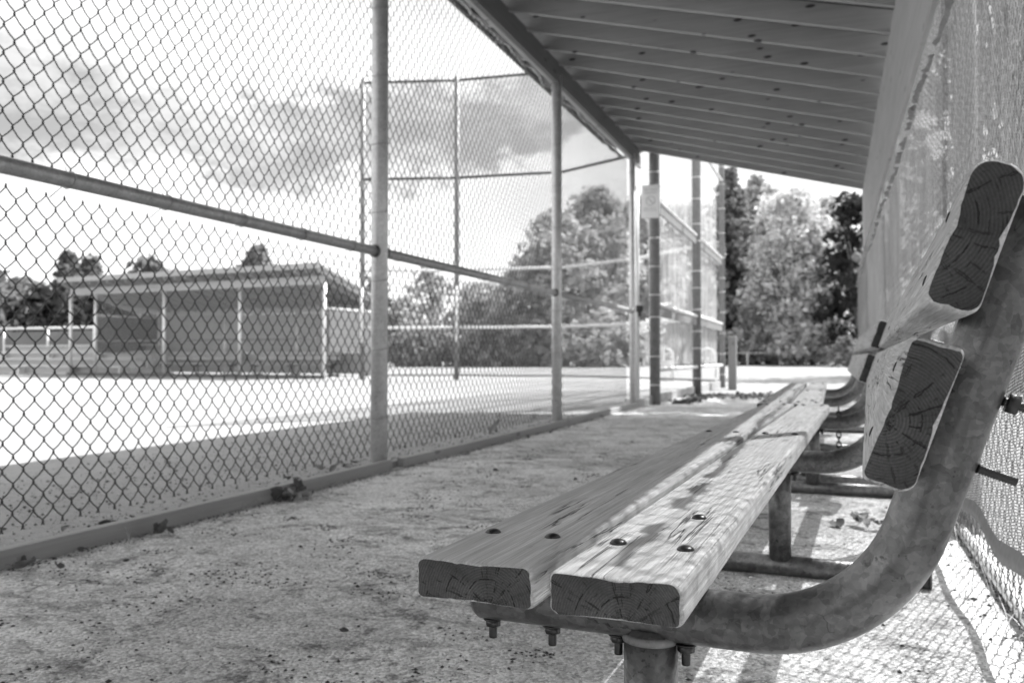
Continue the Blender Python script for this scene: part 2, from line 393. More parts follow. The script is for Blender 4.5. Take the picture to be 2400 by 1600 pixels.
# ------------------------------------------------------------------ setting: ground
def sheet(name, x0, y0, x1, y1, z, mat, nx=1, ny=1, amp=0.0, label=None, kind='structure', edge=0.0):
    v = []; f = []
    for j in range(ny + 1):
        for i in range(nx + 1):
            x = x0 + (x1 - x0) * i / nx; y = y0 + (y1 - y0) * j / ny
            zz = z + amp * noise.noise(Vector((x * 1.7, y * 1.7, 0)))
            if edge and (i in (0, nx) or j in (0, ny)):
                x += edge * noise.noise(Vector((x * 1.3, y * 1.3, 5))); y += edge * noise.noise(Vector((x * 1.3, y * 1.3, 9)))
            v.append((x, y, zz))
    for j in range(ny):
        for i in range(nx):
            a = j * (nx + 1) + i; f.append((a, a + 1, a + nx + 2, a + nx + 1))
    me = bpy.data.meshes.new(name); me.from_pydata(v, [], f); me.materials.append(mat); me.update()
    o = bpy.data.objects.new(name, me); COL.objects.link(o)
    return tag(o, label, None, None, kind)
sheet('ground', -600, -300, 600, 900, -.02, M['grass'], 24, 24, 0)
sheet('infield', -26, -6, -2.2, 24, -.006, M['sand'], 40, 50, .004)
sheet('dugout_floor', -2.24, -5.5, .46, 13.9, 0.0, M['asphalt'], 1, 1)
sheet('side_path', .46, -1.5, 5.5, 15, -.008, M['sand'], 20, 30, .006)

# ------------------------------------------------------------------ front chain-link fence
FX = -2.3
def chainlink(name, axis_pts, z0, z1, wire, mat, parent, w=.072, h=.087, seg=4, phase=0.0, amp=.012):
    """real woven wires; axis_pts = (x, ya, yb): panel in the plane x, from ya to yb"""
    x, ya, yb = axis_pts
    w = w / 2; nW = int((yb - ya) / w); nH = int((z1 - z0) / (h / 2))
    V = []; F = []
    a = w / 2
    ang = [2 * PI * k / seg + PI / seg for k in range(seg)]
    for k in range(nW):
        yc = ya + (k + .5) * w
        pts = []
        for j in range(nH + 1):
            sgn = 1 if (j + k) % 2 == 0 else -1
            z = z0 + j * h / 2
            # hook: approach, peak, leave
            dep = .0030
            bow = .0
            pts.append((x - dep * sgn, yc + sgn * (a - .0035), z - .0085))
            pts.append((x, yc + sgn * (a + .0030), z))
            pts.append((x + dep * sgn, yc + sgn * (a - .0035), z + .0085))
            if j < nH: pts.append((x, yc, z + h / 4))
        P = np.array(pts)
        ys = P[:, 1].copy(); zs = P[:, 2].copy()
        off = np.array([amp * noise.noise(Vector((p[1] * .9, p[2] * .9, 3.3 + phase))) for p in pts])
        o2 = np.array([.008 * noise.noise(Vector((p[1] * 1.6, p[2] * 1.6, 8.3 + phase))) for p in pts])
        o3 = np.array([.0022 * noise.noise(Vector((p[1] * 17, p[2] * 17, 1.3 + phase))) for p in pts])
        P[:, 0] += off; P[:, 1] += o2 + o3; P[:, 2] += o2 * .8 - o3
        T = np.empty_like(P); T[1:-1] = P[2:] - P[:-2]; T[0] = P[1] - P[0]; T[-1] = P[-1] - P[-2]
        T /= np.linalg.norm(T, axis=1)[:, None]
        N1 = np.cross(T, np.array([1.0, 0, 0])); N1 /= np.linalg.norm(N1, axis=1)[:, None]
        N2 = np.cross(T, N1)
        base = len(V) * 0 + sum(len(q) for q in V)
        ring = [P + (N1 * math.cos(t) + N2 * math.sin(t)) * wire / 2 for t in ang]
        A = np.stack(ring, 1).reshape(-1, 3); V.append(A)
        n = len(P)
        i = np.arange(n - 1)[:, None] * seg; q = np.arange(seg)[None, :]; q2 = (q + 1) % seg
        quad = np.stack([base + i + q, base + i + q2, base + i + seg + q2, base + i + seg + q], -1).reshape(-1, 4); F.append(quad)
    return np_mesh(name, np.concatenate(V), np.concatenate(F), mat, parent, True)
def np_mesh(name, V, F, mat, parent=None, smooth=False):
    me = bpy.data.meshes.new(name)
    nv, nf, k = len(V), len(F), F.shape[1]
    me.vertices.add(nv); me.vertices.foreach_set('co', V.astype('f').ravel())
    me.loops.add(nf * k); me.loops.foreach_set('vertex_index', F.astype('i').ravel())
    me.polygons.add(nf); me.polygons.foreach_set('loop_start', np.arange(0, nf * k, k, dtype='i')); 
    try: me.polygons.foreach_set('loop_total', np.full(nf, k, 'i'))
    except Exception: pass
    me.polygons.foreach_set('use_smooth', np.full(nf, smooth))
    me.update(calc_edges=True); me.materials.append(mat)
    o = bpy.data.objects.new(name, me); COL.objects.link(o)
    if parent: o.parent = parent
    return o

ff = empty('chain_link_fence', (0, 0, 0), label='chain link fence on grey steel posts along the open front of the near dugout', cat='fence')
RAILZ = 1.17
chainlink('wire_mesh', (FX - .052, .4, 10.22), .075, 1.155, .0046, M['wire'], ff)
chainlink('wire_mesh', (FX - .050, .42, 10.22), 1.215, 3.02, .0046, M['wire'], ff, phase=4)
POSTS = [(.98, .044, 3.25), (4.07, .045, 3.12), (7.24, .045, 3.12), (10.3, .036, 3.1)]
def roughpipe(pts, r, n=20, sub=10):
    out = []
    for a, b in zip(pts[:-1], pts[1:]):
        for i in range(sub): out.append(Vector(a).lerp(Vector(b), i / sub))
    out.append(Vector(pts[-1])); return out
for (y, r, zt) in POSTS:
    p = MB().tube([(FX, y, -.03), (FX, y, zt)], r, 24).build('post', M['galv_post'], ff)
    z = .28
    while z < 3.0:
        t = MB(); pts = [(FX + (r + .003) * math.cos(a), y + (r + .003) * math.sin(a), z + .012 * math.sin(a)) for a in np.linspace(-2.0, 2.0, 12)]
        pts = [(FX - r - .012, y - .05, z - .01)] + pts + [(FX - r - .012, y + .05, z + .02)]
        t.tube(pts, .0022, 6).build('tie_wire', M['tie'], p); z += .37
ys = [0.2, .98, 4.07, 7.24, 10.3]
for a, b in zip(ys[:-1], ys[1:]):
    ra = MB().tube([(FX, a + .04, RAILZ), (FX, b - .04, RAILZ)], .0265, 20).build('rail', M['rail'], ff)
    if b > 1:
        y = a + .22
        while y < b - .15:
            t = MB(); pts = [(FX + .029 * math.cos(q), y + .004 * q, RAILZ + .029 * math.sin(q)) for q in np.linspace(-2.3, 2.3, 14)]
            pts = [(FX - .05, y - .03, RAILZ - .058)] + pts + [(FX - .05, y + .03, RAILZ + .05)]
            t.tube(pts, .0019, 6).build('tie_wire', M['tie'], ra); y += .43
    for e in (a + .055, b - .055):
        MB().lathe([(.030, -.012), (.034, -.008), (.034, .008), (.030, .012)], (FX, e, RAILZ), 18, rot=Matrix.Rotation(R(90), 3, 'X')).build('rail_end', M['galv'], ra)
# gate post with latch where the fence stops
gp = MB().tube([(FX + .03, 10.44, -.02), (FX + .03, 10.44, 2.72)], .026, 16).build('gate_post', M['white'], ff)
MB().box(FX + .02, 10.40, 1.16, FX + .10, 10.47, 1.24).box(FX + .06, 10.36, 1.10, FX + .085, 10.43, 1.2).build('latch', M['bolt'], gp, bevel=.006)
MB().box(FX - .12, 10.36, -.02, FX + .14, 10.56, .09).build('post_footing', M['concrete'], gp, bevel=.012)

# timber kerb under the fence
kb = empty('timber_kerb', (0, 0, 0), label='long low timber kerb board under the chain link fence', cat='kerb')
yk = .3; i = 0
for L_ in (3.74, 3.1, 3.0):
    b = MB(); n = 24
    for j in range(n):
        y0, y1 = yk + (L_ - .006) * j / n, yk + (L_ - .006) * (j + 1) / n
    b.box(-2.245, yk, -.04, -2.2, yk + L_ - .006, .055 - .006 * (i % 2))
    bb = center(b.build('kerb_board', M['kerb'], kb, bevel=.004))
    yk += L_ + (.13 if i == 0 else 0); i += 1
MB().box(-2.30, .3, -.04, -2.256, 10.1, .032).build('backing_strip', M['kerb'], kb, bevel=.004)
# pale strip standing in for a band of sunlight across the floor
tag(MB().box(-2.18, 10.36, -.02, -.2, 10.5, .006).build('sunlit_band_strip', M['concrete'], None, bevel=.004), 'pale strip put in for the sunlit band across the far end of the dugout floor', 'threshold')

# ------------------------------------------------------------------ dugout shelter (roof, beams, back board)
sh = empty('dugout_shelter', (0, 0, 0), label='near dugout roof of sloping timber rafters on a front beam and back board', cat='dugout')
BX = .33
ZF, ZB = 3.20, 2.53           # rafter undersides at front beam and at back board
def zr(x): return ZF + (ZB - ZF) * (x - (-2.27)) / (BX - (-2.27))
bmz = 3.04
YE = 10.62
y = -5.1
for L_ in (5.3, 5.2, YE + 5.1 - 10.5):
    b = MB().box(-2.308, y, bmz, -2.27, y + L_ - .004, 3.225)
    center(b.build('front_beam', M['beam'], sh, bevel=.003))
    b = MB().box(-2.349, y + .3, bmz, -2.3105, y + L_ + .28, 3.20); center(b.build('front_beam', M['board'], sh, bevel=.003)); y += L_
tilt = math.atan((ZB - ZF) / (BX + 2.27))
k = 0; y = YE - .02
while y > -5:
    b = MB(); x0, x1 = -2.72, .52
    dj = rnd.uniform(-.004, .004); sx = rnd.uniform(-.006, .006)
    b.v = [(x0, y - .038, zr(x0) + sx * 0), (x1, y - .038 + dj, zr(x1)), (x1, y + dj, zr(x1)), (x0, y, zr(x0)),
           (x0, y - .038, zr(x0) + .14), (x1, y - .038 + dj, zr(x1) + .14), (x1, y + dj, zr(x1) + .14), (x0, y, zr(x0) + .14)]
    for q in ((3, 2, 1, 0), (4, 5, 6, 7), (0, 1, 5, 4), (1, 2, 6, 5), (2, 3, 7, 6), (3, 0, 4, 7)): b.face(list(q))
    center(b.build('rafter', M['rafter'], sh, bevel=.003))
    if k % 7 == 3 and y > .7 and y < 5:   # blocking between rafters over the beam
        b = MB().box(-2.33, y - .42 + .003, 3.228, -2.292, y - .041, 3.335)
        center(b.build('blocking', M['board'], sh))
    y -= .42; k += 1
# sheathing + corrugated metal
def slope_slab(name, x0, x1, y0, y1, dz0, dz1, mat):
    b = MB(); b.v = [(x0, y0, zr(x0) + dz0), (x1, y0, zr(x1) + dz0), (x1, y1, zr(x1) + dz0), (x0, y1, zr(x0) + dz0),
                     (x0, y0, zr(x0) + dz1), (x1, y0, zr(x1) + dz1), (x1, y1, zr(x1) + dz1), (x0, y1, zr(x0) + dz1)]
    for q in ((3, 2, 1, 0), (4, 5, 6, 7), (0, 1, 5, 4), (1, 2, 6, 5), (2, 3, 7, 6), (3, 0, 4, 7)): b.face(list(q))
    return b.build(name, mat, sh)
slope_slab('roof_sheathing', -2.74, .56, -5.2, YE + .02, .142, .156, M['sheath'])
V = []; F = []; nx, ny = 2, 1100
ysx = np.linspace(-5.25, YE + .08, ny + 1)
for s_ in (0, 1):
    for x in (-2.84, .66):
        for yy in ysx: V.append((x, yy, zr(x) + .172 + .010 * math.sin(yy * 2 * PI / .076) + s_ * .0015))
n = ny + 1
for s_ in (0, 1):
    o_ = s_ * 2 * n
    for j in range(ny): F.append((o_ + j, o_ + j + 1, o_ + n + j + 1, o_ + n + j))
np_mesh('metal_roofing', np.array(V), np.array(F), M['metal_roof'], sh)
# fascia: bright lath, dark recess, trim
b = MB().box(-2.758, -5.2, zr(-2.74) + .02, -2.742, YE + .03, zr(-2.74) + .155); b.build('fascia', M['trim'], sh)
# wavy strip of folded mesh tied under the beam
V = MB(); pts = []
for j in range(520):
    yy = -.5 + j * .021
    if yy > YE - .3: break
    pts.append((-2.385 - .012 * math.sin(yy * 9) - .006 * math.sin(yy * 23), yy, 3.045 + .012 * math.sin(yy * 11 + 1)))
V.tube(pts, .013, 8).build('mesh_top_edge', M['tie'], sh)
pts = [(-2.43 - .010 * math.sin(p[1] * 13), p[1], 3.06) for p in pts]
MB().tube(pts, .018, 8).build('mesh_top_edge', M['trim'], sh)
# end rafter trim
slope_slab('end_trim', -2.80, .56, YE + .024, YE + .05, .10, .16, M['trim'])
# back board
y = -5.04
for L_ in (5.2, 5.3, 5.3):
    b = MB().box(BX, y, 1.835, BX + .02, min(y + L_ - .004, YE + .1), ZB + .02 ); center(b.build('back_board', M['board'], sh, bevel=.002)); y += L_
# closed near end of the shelter
y = .02
while y < 2.9:
    MB().box(-2.26, -5.0, y, .33, -4.975, min(y + .236, zr(.33) if y > 2.3 else 9)).build('end_board', M['trim'], sh, bevel=.003); y += .24
# back posts
for y in (-4.9, -2, .15, 3.3, 6.9, 10.5):
    MB().tube([(.432, y, -.02), (.432, y, 2.62)], .038, 18).build('back_post', M['galv_dark'], sh)

# ------------------------------------------------------------------ back fence, windscreen
bf = empty('chain_link_fence', (0, 0, 0), label='chain link fence behind the benches seen bare below the windscreen', cat='fence')
chainlink('wire_mesh', (.385, .25, 14.2), .01, 1.98, .0034, M['wire_back'], bf, phase=9, amp=.010)
for y in (12.3, 14.25): MB().tube([(.432, y, -.02), (.432, y, 2.05)], .03, 16).build('post', M['galv_post'], bf)
MB().tube([(.40, -.2, .022), (.395, 1.4, .03), (.40, 3, .02), (.40, 14.2, .02)], .017, 12).build('bottom_rail', M['galv_post'], bf)
MB().tube([(.41, YE, 2.0), (.41, 14.2, 2.0)], .02, 12).build('top_rail', M['galv_post'], bf)
# windscreen sheet
def zbot(y):
    s_ = abs(math.sin((y - .35) * PI / .62))
    return .165 + .028 * s_ * s_ + .015 * math.sin(y * 2.3)
nY, nZ = 700, 44
V = []; F = []
for i in range(nY + 1):
    yy = -3.25 + 17.5 * i / nY
    z0, z1 = zbot(yy), 1.90
    for j in range(nZ + 1):
        t = j / nZ; zz = z0 + (z1 - z0) * t
        xx = .357 + .012 * noise.noise(Vector((yy * 1.2, zz * 1.5, 2))) + .004 * noise.noise(Vector((yy * 7, zz * 3, 6)))
        if t < .06: xx -= .010 * (1 - t / .06) * (.6 + noise.noise(Vector((yy * 6, 0, 0))))
        V.append((xx, yy, zz))
for i in range(nY):
    for j in range(nZ):
        a = i * (nZ + 1) + j; F.append((a, a + nZ + 1, a + nZ + 2, a + 1))
ws = np_mesh('windscreen', np.array(V), np.array(F), M['screen'], None, True)
tag(ws, 'pale knitted windscreen fabric hung on the fence behind the benches', 'windscreen')
# hem along the sagging bottom edge
V = []; F = []
for i in range(nY + 1):
    yy = -3.25 + 17.5 * i / nY; z0 = zbot(yy); fold = .018 + .016 * abs(noise.noise(Vector((yy * 2.6, 3, 0))))
    w_ = .006 * noise.noise(Vector((yy * 30, 0, 1)))
    for (dx, dz) in ((-.002, fold + .012), (-.007, fold * .5), (-.006 + w_, -.010), (-.001, -.008), (0, fold)):
        V.append((.352 + dx + w_ * .5, yy, z0 + dz))
for i in range(nY):
    for j in range(4):
        a = i * 5 + j; F.append((a, a + 5, a + 6, a + 1))
np_mesh('hem', np.array(V), np.array(F), M['hem'], ws, True)
# torn top flap: ragged folded strips at z ~1.69
y = .5
while y < 13.5:
    L_ = rnd.uniform(.10, .42); hh = rnd.uniform(.015, .045); n = 8; b = MB()
    for i in range(n + 1):
        t = i / n; yy = y + L_ * t; zc = 1.645 + .018 * math.sin(yy * 2.1) + .02 * noise.noise(Vector((yy * 3, 0, 0)))
        e = hh * (math.sin(PI * min(1, max(0, t))) ** .6 if rnd.random() > .3 else .5)
        b.v += [(.338 - .012 * rnd.random(), yy, zc - e * .5), (.326 - .02 * rnd.random(), yy + .02 * rnd.uniform(-1, 1), zc), (.340, yy, zc + e * .6)]
    for i in range(n):
        for j in range(2): b.face([i * 3 + j, i * 3 + j + 3, i * 3 + j + 4, i * 3 + j + 1])
    b.build('torn_flap', M['hem'], ws); y += L_ + rnd.uniform(.0, .14)

# ------------------------------------------------------------------ benches
def rounded_profile(w, t, rs, n=6):
    """rect centred on 0, w (a axis) by t (b axis); rs = radii of corners (-,-),(+,-),(+,+),(-,+)"""
    out = []
    cs = ((-w / 2, -t / 2, PI, 1.5 * PI), (w / 2, -t / 2, 1.5 * PI, 2 * PI), (w / 2, t / 2, 0, .5 * PI), (-w / 2, t / 2, .5 * PI, PI))
    for (cx, cz, a0, a1), r in zip(cs, rs):
        ox = cx + (r if cx < 0 else -r); oz = cz + (r if cz < 0 else -r)
        for k in range(n + 1):
            a = a0 + (a1 - a0) * k / n; out.append((ox + r * math.cos(a), oz + r * math.sin(a)))
    # densify long runs
    res = []
    for i in range(len(out)):
        a, b = Vector(out[i]), Vector(out[(i + 1) % len(out)])
        m_ = max(1, int((b - a).length / .006))
        for q in range(m_): res.append(tuple(a.lerp(b, q / m_)))
    return res
def plank(name, prof, L_, mats, parent, loc, rot_y=0.0, seed=0, nseg=None):
    b = MB(); n = len(prof); nseg = nseg or int(L_ / .03)
    ys_ = [0.0, .0015, .004, .009] + [L_ * i / nseg for i in range(1, nseg)] + [L_ - .004, L_]
    for j, yy in enumerate(ys_):
        for i, (a, c) in enumerate(prof):
            p = Vector((a * 30, yy * 5, c * 30 + seed * 7))
            d = .0007 * noise.noise(p) + .0005 * noise.noise(p * 3.1)
            ln = math.hypot(a, c); end = {0: .0030, 1: .0016, 2: .0006}.get(j, .002 if j == len(ys_) - 1 else 0)
            # chipped end edge
            e2 = 0.0
            if j < 3: e2 = max(0, noise.noise(Vector((a * 120, c * 120, seed + 3.1)))) * .003 * (3 - j) / 3
            k = (ln + d - end - e2) / ln
            dy = .0012 * noise.noise(Vector((a * 60, c * 60, seed))) if j == 0 else 0
            b.v.append((a * k, yy + dy, c * k))
    for j in range(len(ys_) - 1):
        for i in range(n):
            i2 = (i + 1) % n
            b.face([j * n + i, j * n + i2, (j + 1) * n + i2, (j + 1) * n + i], 0, True)
    b.face([i for i in range(n)][::-1], 1); b.face([(len(ys_) - 1) * n + i for i in range(n)], 1)
    for q in range(len(b.f)): b.f[q] = b.f[q][::-1]
    o = b.build(name, mats, parent); o.location = loc; o.rotation_euler = (0, rot_y, 0); return o

TIL = R(18.9)
E1 = mat_endgrain('end_grain_quarter', .018, -.024, .10, 330)
E2 = mat_endgrain('end_grain_heart', .010, -.026, .10, 360)
E3 = mat_endgrain('end_grain_upper', -.052, .0, .065, 300)
E4 = mat_endgrain('end_grain_lower', -.019, -.012, .08, 330)
def bolt_up(parent, x, y, ztop, zbot_, name='bolt'):
    bl = MB().lathe([(.0098, 0), (.0095, .0013), (.0075, .0034), (.0040, .0047), (.0004, .0051)], (x, y, ztop), 18).build(name, M['bolt'], parent)
    MB().lathe([(.0048, -.024), (.0050, -.022), (.0050, .014)], (x, y, zbot_), 12).build('shank', M['bolt'], bl)
    MB().lathe([(.0085, -.010), (.0098, -.009), (.0098, -.003), (.0085, -.002)], (x, y, zbot_), 6).lathe([(.012, -.002), (.012, .0)], (x, y, zbot_), 16).build('nut', M['bolt'], bl)
    return bl
def make_bench(label, nsup, spacing, overhang, plank_L):
    root = empty('bench', label=label, cat='bench')
    # seat planks (w centre, width)
    zt = .345; th = .042
    pr = rounded_profile(.134, th, (.007, .006, .009, .008))
    plank('seat_plank', pr, plank_L, [M['plank'], E1], root, (-.151, -overhang, zt + th / 2 + .001), 0, 1)
    pr2 = rounded_profile(.134, th, (.008, .007, .011, .007))
    plank('seat_plank', pr2, plank_L, [M['plank'], E2], root, (-.001, -overhang, zt + th / 2), R(-.4), 2)
    # back planks: local a axis runs up the back
    pu = rounded_profile(.043, .130, (.007, .012, .019, .017), 8)
    o = plank('back_plank', pu, plank_L, [M['plank'], E3], root, (.312, -overhang, .701), TIL, 3)
    pl = rounded_profile(.043, .132, (.006, .013, .006, .004), 8)
    o = plank('back_plank', pl, plank_L, [M['plank'], E4], root, (.262, -overhang, .550), TIL, 4)
    r = .0305
    # curved arm path in the (w, z) plane
    path = [(-.212, .315), (-.206, .315), (-.1, .315), (0, .315), (.06, .315), (.111, .315)]
    for k in range(1, 15):
        a = -PI / 2 + (PI / 2 - TIL) * k / 14 * 1.0
        path.append((.111 + .17 * math.cos(a), .485 + .17 * math.sin(a)))
    ex, ez = path[-1]; dx, dz = math.sin(TIL), math.cos(TIL)
    for q in (.08, .16, .24, .335): path.append((ex + dx * q, ez + dz * q))
    for i in range(nsup):
        y = i * spacing
        arm = MB().tube([(p[0], y, p[1]) for p in path], r, 28, rs=[r - .004] + [r] * (len(path) - 1)).build('support_arm', M['galv'], root)
        MB().tube([(0, y, .044), (0, y, .300)], .0300, 24).build('leg', M['galv'], root)
        MB().lathe([(.0318, 0), (.0326, .004), (.0312, .009)], (0, y, .2835), 24).build('weld_bead', M['galv_dark'], arm)
        MB().tube([(-.20, y, .027), (.37, y, .027)], .027, 20).build('foot_rail', M['galv'], root)
        MB().tube([(.371, y, .027), (.376, y, .027)], .0285, 20).build('foot_cap', M['trim'], root)
        for wx in (-.194, -.118, -.038, .040):
            bolt_up(root, wx, y + rnd.uniform(-.003, .003), zt + th + .0005, .2855)
        # bolts through the back: heads on the front, thread behind the tube
        for (cw, cz, dd) in ((.312, .701, .033), (.312, .701, -.033), (.262, .550, .035), (.262, .550, -.035)):
            c0 = Vector((cw + math.sin(TIL) * dd, y, cz + math.cos(TIL) * dd)); nrm = Vector((math.cos(TIL), 0, -math.sin(TIL)))
            rot = nrm.to_track_quat('Z', 'Y').to_matrix()
            b = MB().lathe([(.0004, -.0235), (.0040, -.0230), (.0062, -.0217)], c0, 14, rot=rot)
            prof = []
            for q in range(14): prof += [(.0052, .080 + q * .0026), (.0041, .080 + q * .0026 + .0013)]
            bo = b.build('bolt', M['bolt'], root)
            MB().lathe([(.0048, -.02), (.0048, .08)] + prof, c0, 12, rot=rot).build('threaded_shank', M['bolt'], bo)
            if dd > 0: MB().lathe([(.0092, .0825), (.0108, .0835), (.0108, .0925), (.0092, .0935)], c0, 6, rot=rot).build('nut', M['bolt'], bo)
    return root
bench = make_bench('near weathered plank bench on galvanised pipe frames with cracked cut ends facing the camera', 3, 1.52, .148, 3.30)
bench.location = (-.194, .958, 0); bench.rotation_euler = (0, 0, R(-2.0))
bolt_up(bench, .020, .19, .3875, .32, 'plug_bolt')
b2 = copy_tree(bench); b2['label'] = 'farther plank bench standing end to end behind the near one'
b2.location = (-.118, 4.268, -.0005); b2.rotation_euler = (0, 0, 0)
for b in (bench, b2): b['group'] = 'plank benches in the near dugout'
# chain and padlock hung on the junction of the benches
ch = empty('padlock_chain', (.02, 4.02, .33), label='short dark chain and padlock hanging where the two benches meet', cat='chain')
for i in range(9):
    pts = []; h_ = i % 2
    for k in range(13):
        a = 2 * PI * k / 12; u_, v_ = .009 * math.cos(a), .016 * math.sin(a)
        pts.append((u_ if h_ else 0, 0 if h_ else u_, .04 - i * .022 + v_))
    MB().tube(pts, .0032, 6).build('chain_link', M['bolt'], ch)
MB().box(-.018, -.008, -.215, .018, .008, -.175).build('padlock', M['bolt'], ch, bevel=.004)

# ------------------------------------------------------------------ sign, poles and backstop wing
wing = empty('backstop_wing', (0, 0, 0), label='tall chain link backstop wing of three pale steel poles beyond the dugout end', cat='fence')
WX = -2.12
wp = [(10.78, .066), (14.35, .072), (17.8, .06)]
for (y, r) in wp:
    p = MB().tube([(WX, y, -.02), (WX, y, 7.6)], r, 22).build('post', M['galv_dark'], wing)
    z = .25
    while z < 4.6:
        MB().lathe([(r + .003, -.007), (r + .007, -.005), (r + .007, .005), (r + .003, .007)], (WX, y, z), 20).build('band', M['white'], p); z += rnd.choice((.28, .42, .5, .36))
for a, b_ in zip(wp[:-1], wp[1:]):
    for z in (.44, 1.28, 2.62, 4.2):
        rr = .05 if z > 1 else .028
        MB().tube([(WX, a[0], z), (WX, b_[0], z)], .03, 12).build('rail', M['galv_post'], wing)
        if 1 < z < 3: MB().box(WX - .012, a[0] + .08, z - .15, WX + .012, b_[0] - .08, z - .02).build('rolled_cover', M['box_panel'], wing)
def panel(name, p0, p1, z0, z1, mat, parent):
    (x0, y0), (x1, y1) = p0, p1; L_ = math.hypot(x1 - x0, y1 - y0)
    me = bpy.data.meshes.new(name); me.from_pydata([(0, 0, z0), (L_, 0, z0), (L_, 0, z1), (0, 0, z1)], [], [(0, 1, 2, 3)]); me.materials.append(mat)
    o = bpy.data.objects.new(name, me); COL.objects.link(o); o.location = (x0, y0, 0); o.rotation_euler = (0, 0, math.atan2(y1 - y0, x1 - x0)); o.parent = parent; return o
panel('wire_mesh', (WX - .07, 10.78), (WX - .07, 17.8), .03, 7.5, M['mesh_far'], wing)
panel('netting', (WX - .09, 10.85), (WX - .09, 17.75), .5, 7.4, M['net'], wing)
MB().box(WX - .06, 10.7, -.02, WX - .02, 17.9, .12).build('bottom_board', M['kerb'], wing)
# sign
sg = empty('notice_sign', (WX, 10.70, 2.55), label='small white notice sign with a circle and slash fixed to the nearest backstop pole', cat='sign')
sg.rotation_euler = (0, R(2), R(-8))
fr = MB().box(-.155, -.004, -.21, .085, .0, .21).build('sign_plate', M['sign'], sg, bevel=.002)
sg.location = (WX - .0, 10.705, 2.57)
def bars(specs):
    b = MB()
    for (x0, z0, x1, z1) in specs: b.box(x0, -.0062, z0, x1, -.0042, z1)
    return b
ln = []
for zc, segs, hgt in ((.150, ((-.125, -.06), (-.045, .055)), .018), (.112, ((-.125, .05),), .016), (-.085, ((-.125, -.05), (-.035, .045)), .012), (-.112, ((-.14, -.08), (-.065, .065)), .010), (.19, ((-.135, -.03), (-.02, .07)), .006)):
    for (a, b_) in segs:
        x = a
        while x < b_ - .006:
            wq = rnd.uniform(.006, .013); ln.append((x, zc - hgt / 2 * rnd.uniform(.7, 1), x + wq, zc + hgt / 2 * rnd.uniform(.7, 1))); x += wq + .004
bars(ln).build('lettering', M['ink'], sg)
b = MB(); pts = [(-.035 + .058 * math.cos(a), -.0052, .01 + .058 * math.sin(a)) for a in np.linspace(0, 2 * PI, 33)]
b.tube(pts, .0045, 6); b.tube([(-.035 - .04, -.0052, .01 + .04), (-.035 + .04, -.0052, .01 - .04)], .0045, 6); b.build('no_symbol', M['ink'], sg)

# wooden post beside the wing
tag(MB().box(-1.87, 16.6, -.02, -1.72, 16.76, 1.0).build('wooden_post', M['wood_post'], None, bevel=.02), 'short thick weathered wooden post at the end of the backstop wing', 'post')

# backstop
M['bs_post'] = M['galv_dark']
bs = empty('backstop', (0, 0, 0), label='tall curved chain link backstop with horizontal rails out past home plate', cat='fence')
bp = [(-12.0, 20.3), (-9.5, 21.0), (-6.6, 21.3), (-4.6, 20.2), (-2.3, 17.9)]
for (x, y) in bp[:-1]:
    if x == -6.6 or x == -4.6: r, zt = .0, 0
    else: r, zt = .085, 8.2
    if r:
        p = MB().tube([(x, y, -.02), (x, y, zt)], r * .8, 16).build('post', M['galv_dark'], bs)
        MB().tube([(x + .04, y - .1, 1.0), (x + .04, y - .1, 2.5)], .04, 8).build('sleeve', M['white'], p)
for (a, b_) in zip(bp[:-1], bp[1:]):
    for z, mm in ((.12, 'trim'), (1.40, 'white'), (2.95, 'white'), (5.45, 'wire'), (8.1, 'wire')):
        if z > 8 and a[0] > -8: continue
        if z > 8: pass
        MB().tube([(a[0], a[1], z), (b_[0], b_[1], z)], .038 if mm != 'trim' else .02, 10).build('rail', M[mm], bs)
    panel('wire_mesh', a, b_, .05, 8.1, M['mesh_far'], bs)

# ------------------------------------------------------------------ opposite dugout
fd = empty('dugout', (-13.4, 20.6, 0), R(180 - 4.9), label='open fronted dugout with a pale sloping roof across the infield', cat='dugout')
# local x runs left along the front (0..9.9), local y negative = towards the back
Ld = 9.3; bay = 3.1; D_ = 2.6
def fz(y): return 2.92 + .0 + y * (.72 / D_)
MBf = MB()
for x in (0.0, bay, 2 * bay, 3 * bay, 3 * bay + 1.2):
    MB().tube([(x, 0, 0), (x, 0, 2.68)], .055, 12).build('post', M['galv_post'], fd)
for x in (0.05, bay, 2 * bay, 3 * bay): MB().tube([(x, -D_, 0), (x, -D_, 2.2)], .06, 10).build('post', M['galv_post'], fd)
def slab(name, x0, x1, y0, y1, o0, o1, mat):
    b = MB(); b.v = [(x0, y0, fz(y0) + o0), (x1, y0, fz(y0) + o0), (x1, y1, fz(y1) + o0), (x0, y1, fz(y1) + o0), (x0, y0, fz(y0) + o1), (x1, y0, fz(y0) + o1), (x1, y1, fz(y1) + o1), (x0, y1, fz(y1) + o1)]
    for q in ((0, 1, 2, 3), (7, 6, 5, 4), (4, 5, 1, 0), (5, 6, 2, 1), (6, 7, 3, 2), (7, 4, 0, 3)): b.face(list(q))
    return b.build(name, mat, fd)
slab('roof', -.15, Ld + 1.3, -D_ - .3, .45, .10, .18, M['far_roof'])
MB().box(-.15, .42, 3.06, Ld + 1.25, .48, 3.22).build('fascia', M['far_roof'], fd)
MB().box(-.05, -.03, 2.66, Ld + 1.2, .03, 2.90).build('front_beam', M['board'], fd)
x = -.1
while x < Ld + 1.2:
    slab('rafter', x, x + .04, -D_ - .2, .38, -.05, .095, M['rafter']); x += .42
MB().box(0, -D_ - .03, .75, Ld, -D_ + .02, 2.02).build('back_wall', M['far_wall'], fd)
MB().box(0, -D_ - .04, .08, Ld, -D_ - .0, .74).build('lower_boards', M['board'], fd)
MB().box(-.05, -D_ - .03, 2.03, Ld, -D_ + .03, 2.26).build('back_beam', M['board'], fd)
